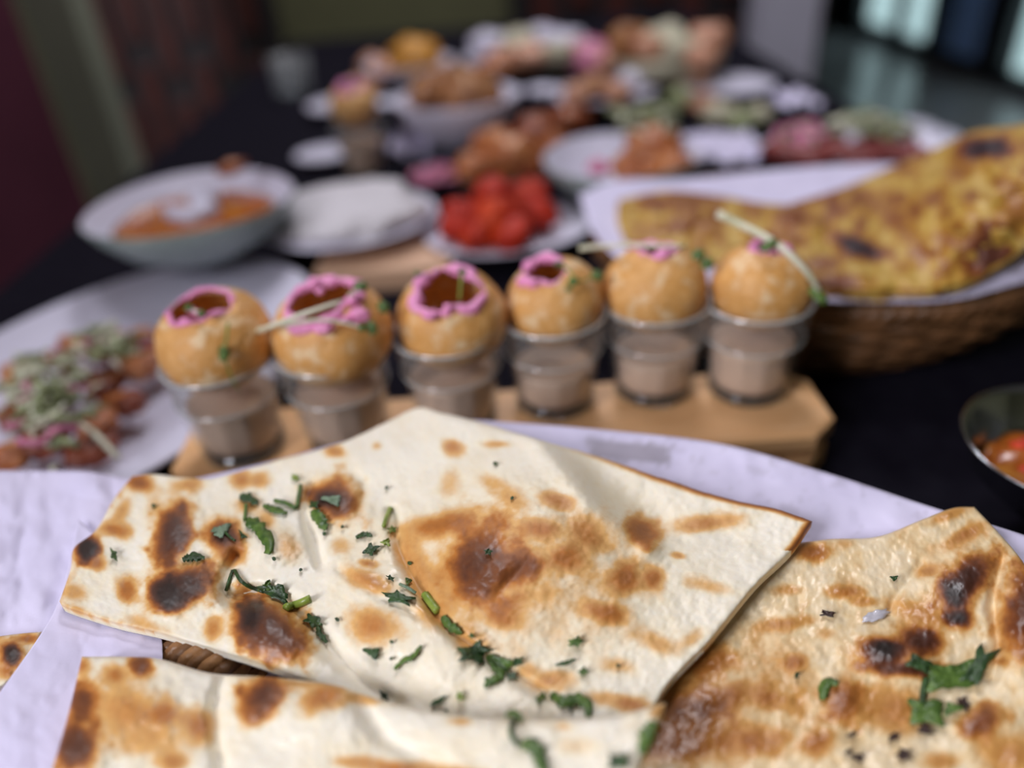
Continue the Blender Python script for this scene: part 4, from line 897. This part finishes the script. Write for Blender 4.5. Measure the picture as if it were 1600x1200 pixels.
# kebab plate, right back
r, b0, R = dish('kebab_plate', 'pale oval plate of dark red kebabs behind the yellow naan', 'plate', 1335, 226, .024, 300, PLATE, (WHITE,), asp=.6, rz=math.radians(-8))
for i in range(6):
    x0, y0 = 1245+i*40, 240-(i % 2)*14; c = at(x0, y0, .032); s = mpp(x0, y0, .03); n = 8
    P = [c+Vector(((k/(n-1)-.5)*90*s, (k/(n-1)-.5)*.05*(1 if i % 2 else -1), .002*math.sin(k))) for k in range(n)]
    o = tube('seekh_kebab', P, [.005]+[.0125+.0012*math.sin(k*2.1+i) for k in range(n-2)]+[.005], KEBAB, None, 10)
    tag(o, ['leftmost', 'second from left', 'third from left', 'fourth from left', 'fifth from left', 'rightmost'][i]+' dark red seekh kebab on the oval plate at right', 'kebab', 'seekh kebabs')
for i, (x, y) in enumerate([(1236, 212), (1252, 204), (1262, 216), (1400, 206), (1385, 198)]):
    c = at(x, y, .045); n = 24; rr = .017
    tag(tube('onion_ring', [c+Vector((rr*math.cos(2*math.pi*k/n), rr*.8*math.sin(2*math.pi*k/n), .005*math.sin(2*math.pi*k/n+i))) for k in range(n)], .004, ONION, None, 7, True), ['leftmost', 'second', 'third', 'right end', 'far right'][i]+' pink onion ring on the oval kebab plate', 'onion', 'onion rings on the kebab plate')
herb_heap('herb_sprig', 'green herb shreds over the dark red kebabs', 1345, 205, 80, 14, .05, 30, 15, cols=(SPROUT, HERB), rs=.0022, ln=.03)
for i, (x, y) in enumerate([(1432, 205), (1470, 220), (1488, 230)]):
    s = mpp(x, y, .04); c = at(x, y, .045); e = lathe('radish_slice', [(.001, -.003), (.95, -.003), (1, 0), (.95, .003), (.001, .003)], WHITE, None, c, 28, lambda xx, yy, z, a, q: (xx*36*s, yy*36*s, z+.25*yy*36*s), cap=False)
    tag(e, ['left', 'middle', 'outermost'][i]+' white radish slice at the right end of the kebab plate', 'radish', 'radish slices')
# steel bowl at the right edge
r, b0, R = dish('steel_bowl', 'shiny steel bowl of red salad cut by the right edge', 'bowl', 1690, 692, .062, 322, [(.001, 0), (.40, 0), (.62, .08), (.86, .34), (.97, .66), (1.03, .72), (1.04, .735), (1.02, .74), (.955, .68), (.84, .36), (.60, .10), (.001, .03)], (STEEL,))
sl = lathe('red_salad', [(q, .33-.03*q*q+.01*math.sin(q*9)) for q in np.linspace(.001, .75, 14)]+[(.69, .26), (.001, .20)], CURRY, None, b0, 40, lambda x, y, z, a, q: (x*R, y*R, z*R+.006*mnoise.noise(Vector((x*4, y*4, 2)))), cap=False); tag(sl, 'red saucy salad inside the steel bowl', 'salad')
for i, (x, y) in enumerate([(1600, 705), (1605, 750), (1640, 680), (1650, 730)]):
    tag(blob('tomato_piece', at(x, y, .034), (.011, .009, .007), REDT, amp=.3, seed=i+140), ['left', 'nearest', 'far', 'right'][i]+' red tomato piece in the steel bowl', 'tomato', 'tomato pieces in the steel bowl')
tube('green_shred', [at(1585, 745, .036), at(1600, 757, .037), at(1622, 764, .036)], .0022, HERB, None, 6); tag(bpy.data.objects['green_shred'], 'green herb strip at the near side of the steel bowl', 'herb')

# far dishes
r, b0, R = dish('far_plate', 'small white plate with a peach pastry at the far left', 'plate', 535, 160, .02, 112, PLATE, (WHITE,))
tag(blob('pastry', b0+Vector((.03, .02, R*.34)), (R*.52, R*.45, R*.34), PEACH, amp=.3, seed=160, flat=.7), 'peach-brown pastry on the far left plate', 'pastry')
r, b0, R = dish('biryani_bowl', 'grey-white bowl heaped with brown crisp food, far centre left', 'bowl', 712, 148, .074, 200, DEEP, (WHITE,))
for i, (x, y, q) in enumerate([(680, 140, 40), (730, 138, 44), (705, 128, 38), (755, 145, 32), (660, 150, 26), (720, 152, 34)]):
    s = mpp(x, y, .08); tag(blob('crisp_fritter', at(x, y, .075), (q*s, q*s*.9, q*s*.7), BROWNF, amp=.45, freq=2.4, seed=170+i, rz=i), ['far left', 'largest middle', 'topmost', 'rightmost', 'leftmost', 'nearest'][i]+' brown crisp fritter heaped in the grey-white far bowl', 'fritter', 'brown fritters in the far bowl')
r, b0, R = dish('rice_bowl', 'far bowl of saffron-yellow rice at the back left', 'bowl', 640, 96, .06, 140, BOWL, (WHITE,))
tag(blob('saffron_rice', b0+Vector((.01, 0, R*.62)), (R*.60, R*.58, R*.40), YELLOWF, amp=.25, freq=2.4, seed=190), 'saffron-yellow rice mound in the far bowl', 'rice', None, 'stuff')
for i, (x, y) in enumerate([(600, 112), (585, 104)]):
    s = mpp(x, y, .04); tag(blob('pale_dumpling', at(x, y, .04), (24*s, 22*s, 18*s), PEACH, amp=.2, seed=200+i), ['right', 'left'][i]+' pale peach dumpling left of the saffron rice', 'dumpling', 'pale dumplings')
tag(dish('saucer', 'tiny white dish left of the fritter bowl', 'saucer', 603, 158, .03, 52, BOWL, (WHITE,))[0])
tag(dish('sauce_dish', 'tiny white dish right of the fritter bowl', 'dish', 790, 142, .05, 58, BOWL, (WHITE,))[0])
tag(dish('sauce_dish', 'second tiny white dish right of the fritter bowl', 'dish', 848, 138, .05, 54, BOWL, (WHITE,))[0])
r, b0, R = dish('far_platter', 'wide white platter with prawns at the very back centre', 'platter', 838, 82, .04, 230, PLATE, (WHITE,))
for i, (x, y, q, m) in enumerate([(765, 68, 30, WHITE), (790, 95, 34, PEACH), (830, 88, 34, PEACH), (870, 84, 34, PALEF), (810, 66, 34, PALEF), (850, 60, 34, WHITE), (770, 108, 26, ORANGEF), (890, 62, 28, WHITE)]):
    s = mpp(x, y, .06); nm, lb = {id(PEACH): ('prawn', 'peach prawn'), id(WHITE): ('white_cracker', 'white puffed cracker'), id(PALEF): ('lettuce_piece', 'pale green lettuce piece'), id(ORANGEF): ('orange_fritter', 'orange fritter')}[id(m)]
    tag(blob(nm, at(x, y, .062), (q*s, q*s*.9, q*s*.55), m, amp=.35, freq=1.8, seed=210+i, rz=i), ['leftmost ', 'left ', 'middle ', 'right ', 'far ', 'middle ', 'near ', 'rightmost '][i]+lb+' on the wide white platter at the very back', lb.split()[-1], lb+'s on the back platter')
r, b0, R = dish('far_plate', 'white plate with pink and brown pieces, far centre', 'plate', 940, 142, .03, 166, PLATE, (WHITE,))
for i, (x, y, q, m, lb) in enumerate([(925, 92, 36, ONION, 'pink'), (900, 82, 26, PEACH, 'peach'), (955, 96, 24, PEACH, 'peach'), (930, 136, 28, BROWNF, 'brown'), (900, 148, 24, PEACH, 'peach'), (965, 145, 26, PEACH, 'peach'), (985, 126, 20, WHITE, 'white')]):
    s = mpp(x, y, .05); tag(blob('food_piece', at(x, y, .05), (q*s, q*s*.9, q*s*.7), m, amp=.3, seed=230+i, rz=i), ['', 'far left ', 'far right ', '', 'near left ', 'near right ', ''][i]+lb+' food piece on the plate at far centre', 'food', lb+' food pieces at far centre')
r, b0, R = dish('bread_basket', 'far pale dish of bread rolls and greens before the screen', 'dish', 1045, 84, .062, 172, BOWL, (PALEF,))
for i, (x, y, q, m, lb) in enumerate([(985, 66, 38, BROWNF, 'brown bread roll'), (1108, 62, 34, PEACH, 'peach bread roll'), (1040, 66, 38, PALEF, 'pale green salad'), (1065, 78, 30, PALEF, 'pale green salad'), (1015, 74, 28, PEACH, 'peach bread roll'), (1095, 92, 28, PEACH, 'peach bread roll')]):
    s = mpp(x, y, .08); tag(blob('salad_heap' if 'salad' in lb else 'bread_roll', at(x, y, .08), (q*s, q*s*.9, q*s*.75), m, amp=.25, seed=250+i, rz=i), ['', 'rightmost ', 'middle ', 'near ', 'left ', 'near right '][i]+lb+' in the far dish before the screen', lb.split()[-1], lb+'s in the far dish')
r, b0, R = dish('far_plate', 'white plate at the far right in front of the lilac column', 'plate', 1140, 130, .03, 140, PLATE, (WHITE,))
for i, (x, y, q, m, lb) in enumerate([(1085, 135, 30, PEACH, 'peach'), (1100, 162, 28, PEACH, 'peach'), (1065, 155, 26, HERB, 'green'), (1125, 178, 28, PALEF, 'pale green'), (1160, 190, 26, HERB, 'green'), (1185, 178, 24, PALEF, 'pale green'), (1040, 182, 22, HERB, 'green')]):
    s = mpp(x, y, .03); tag(blob('salad_piece', at(x, y, .02), (q*s, q*s*.9, q*s*.6), m, amp=.4, freq=2.2, seed=270+i, rz=i, flat=.7), ['farthest ', 'nearer ', 'left ', 'middle ', 'nearest ', 'rightmost ', 'leftmost '][i]+lb+' salad piece before the far right plate', 'salad', lb+' salad pieces at far right')
g = at(462, 150, 0); g.z = T+.001
e = empty('water_glass', g); tag(e, 'empty grey glass at the far left corner of the table', 'glass')
lathe('tumbler', [(.001, 0), (.03, 0), (.034, .004), (.038, .07), (.036, .07), (.032, .01), (.001, .009)], GLASSF, e, g, 40, None, cap=False)
lathe('base', [(.001, .001), (.029, .001), (.030, .008), (.001, .008)], GLASSB, e, g, 40, None, cap=False)

# unseen ceiling lamp frame, added to go with the top light
cl = empty('added_ceiling_lamp', (-.15, .75, 2.9)); tag(cl, 'unseen square ceiling lamp added above the table for top light', 'lamp')
for sx, sy, w_, d_ in ((-.29, 0, .04, .62), (.29, 0, .04, .62), (0, -.29, .62, .04), (0, .29, .62, .04)):
    box('lamp_frame', (-.15+sx, .75+sy, 2.85), (w_, d_, .1), FRAME, cl)
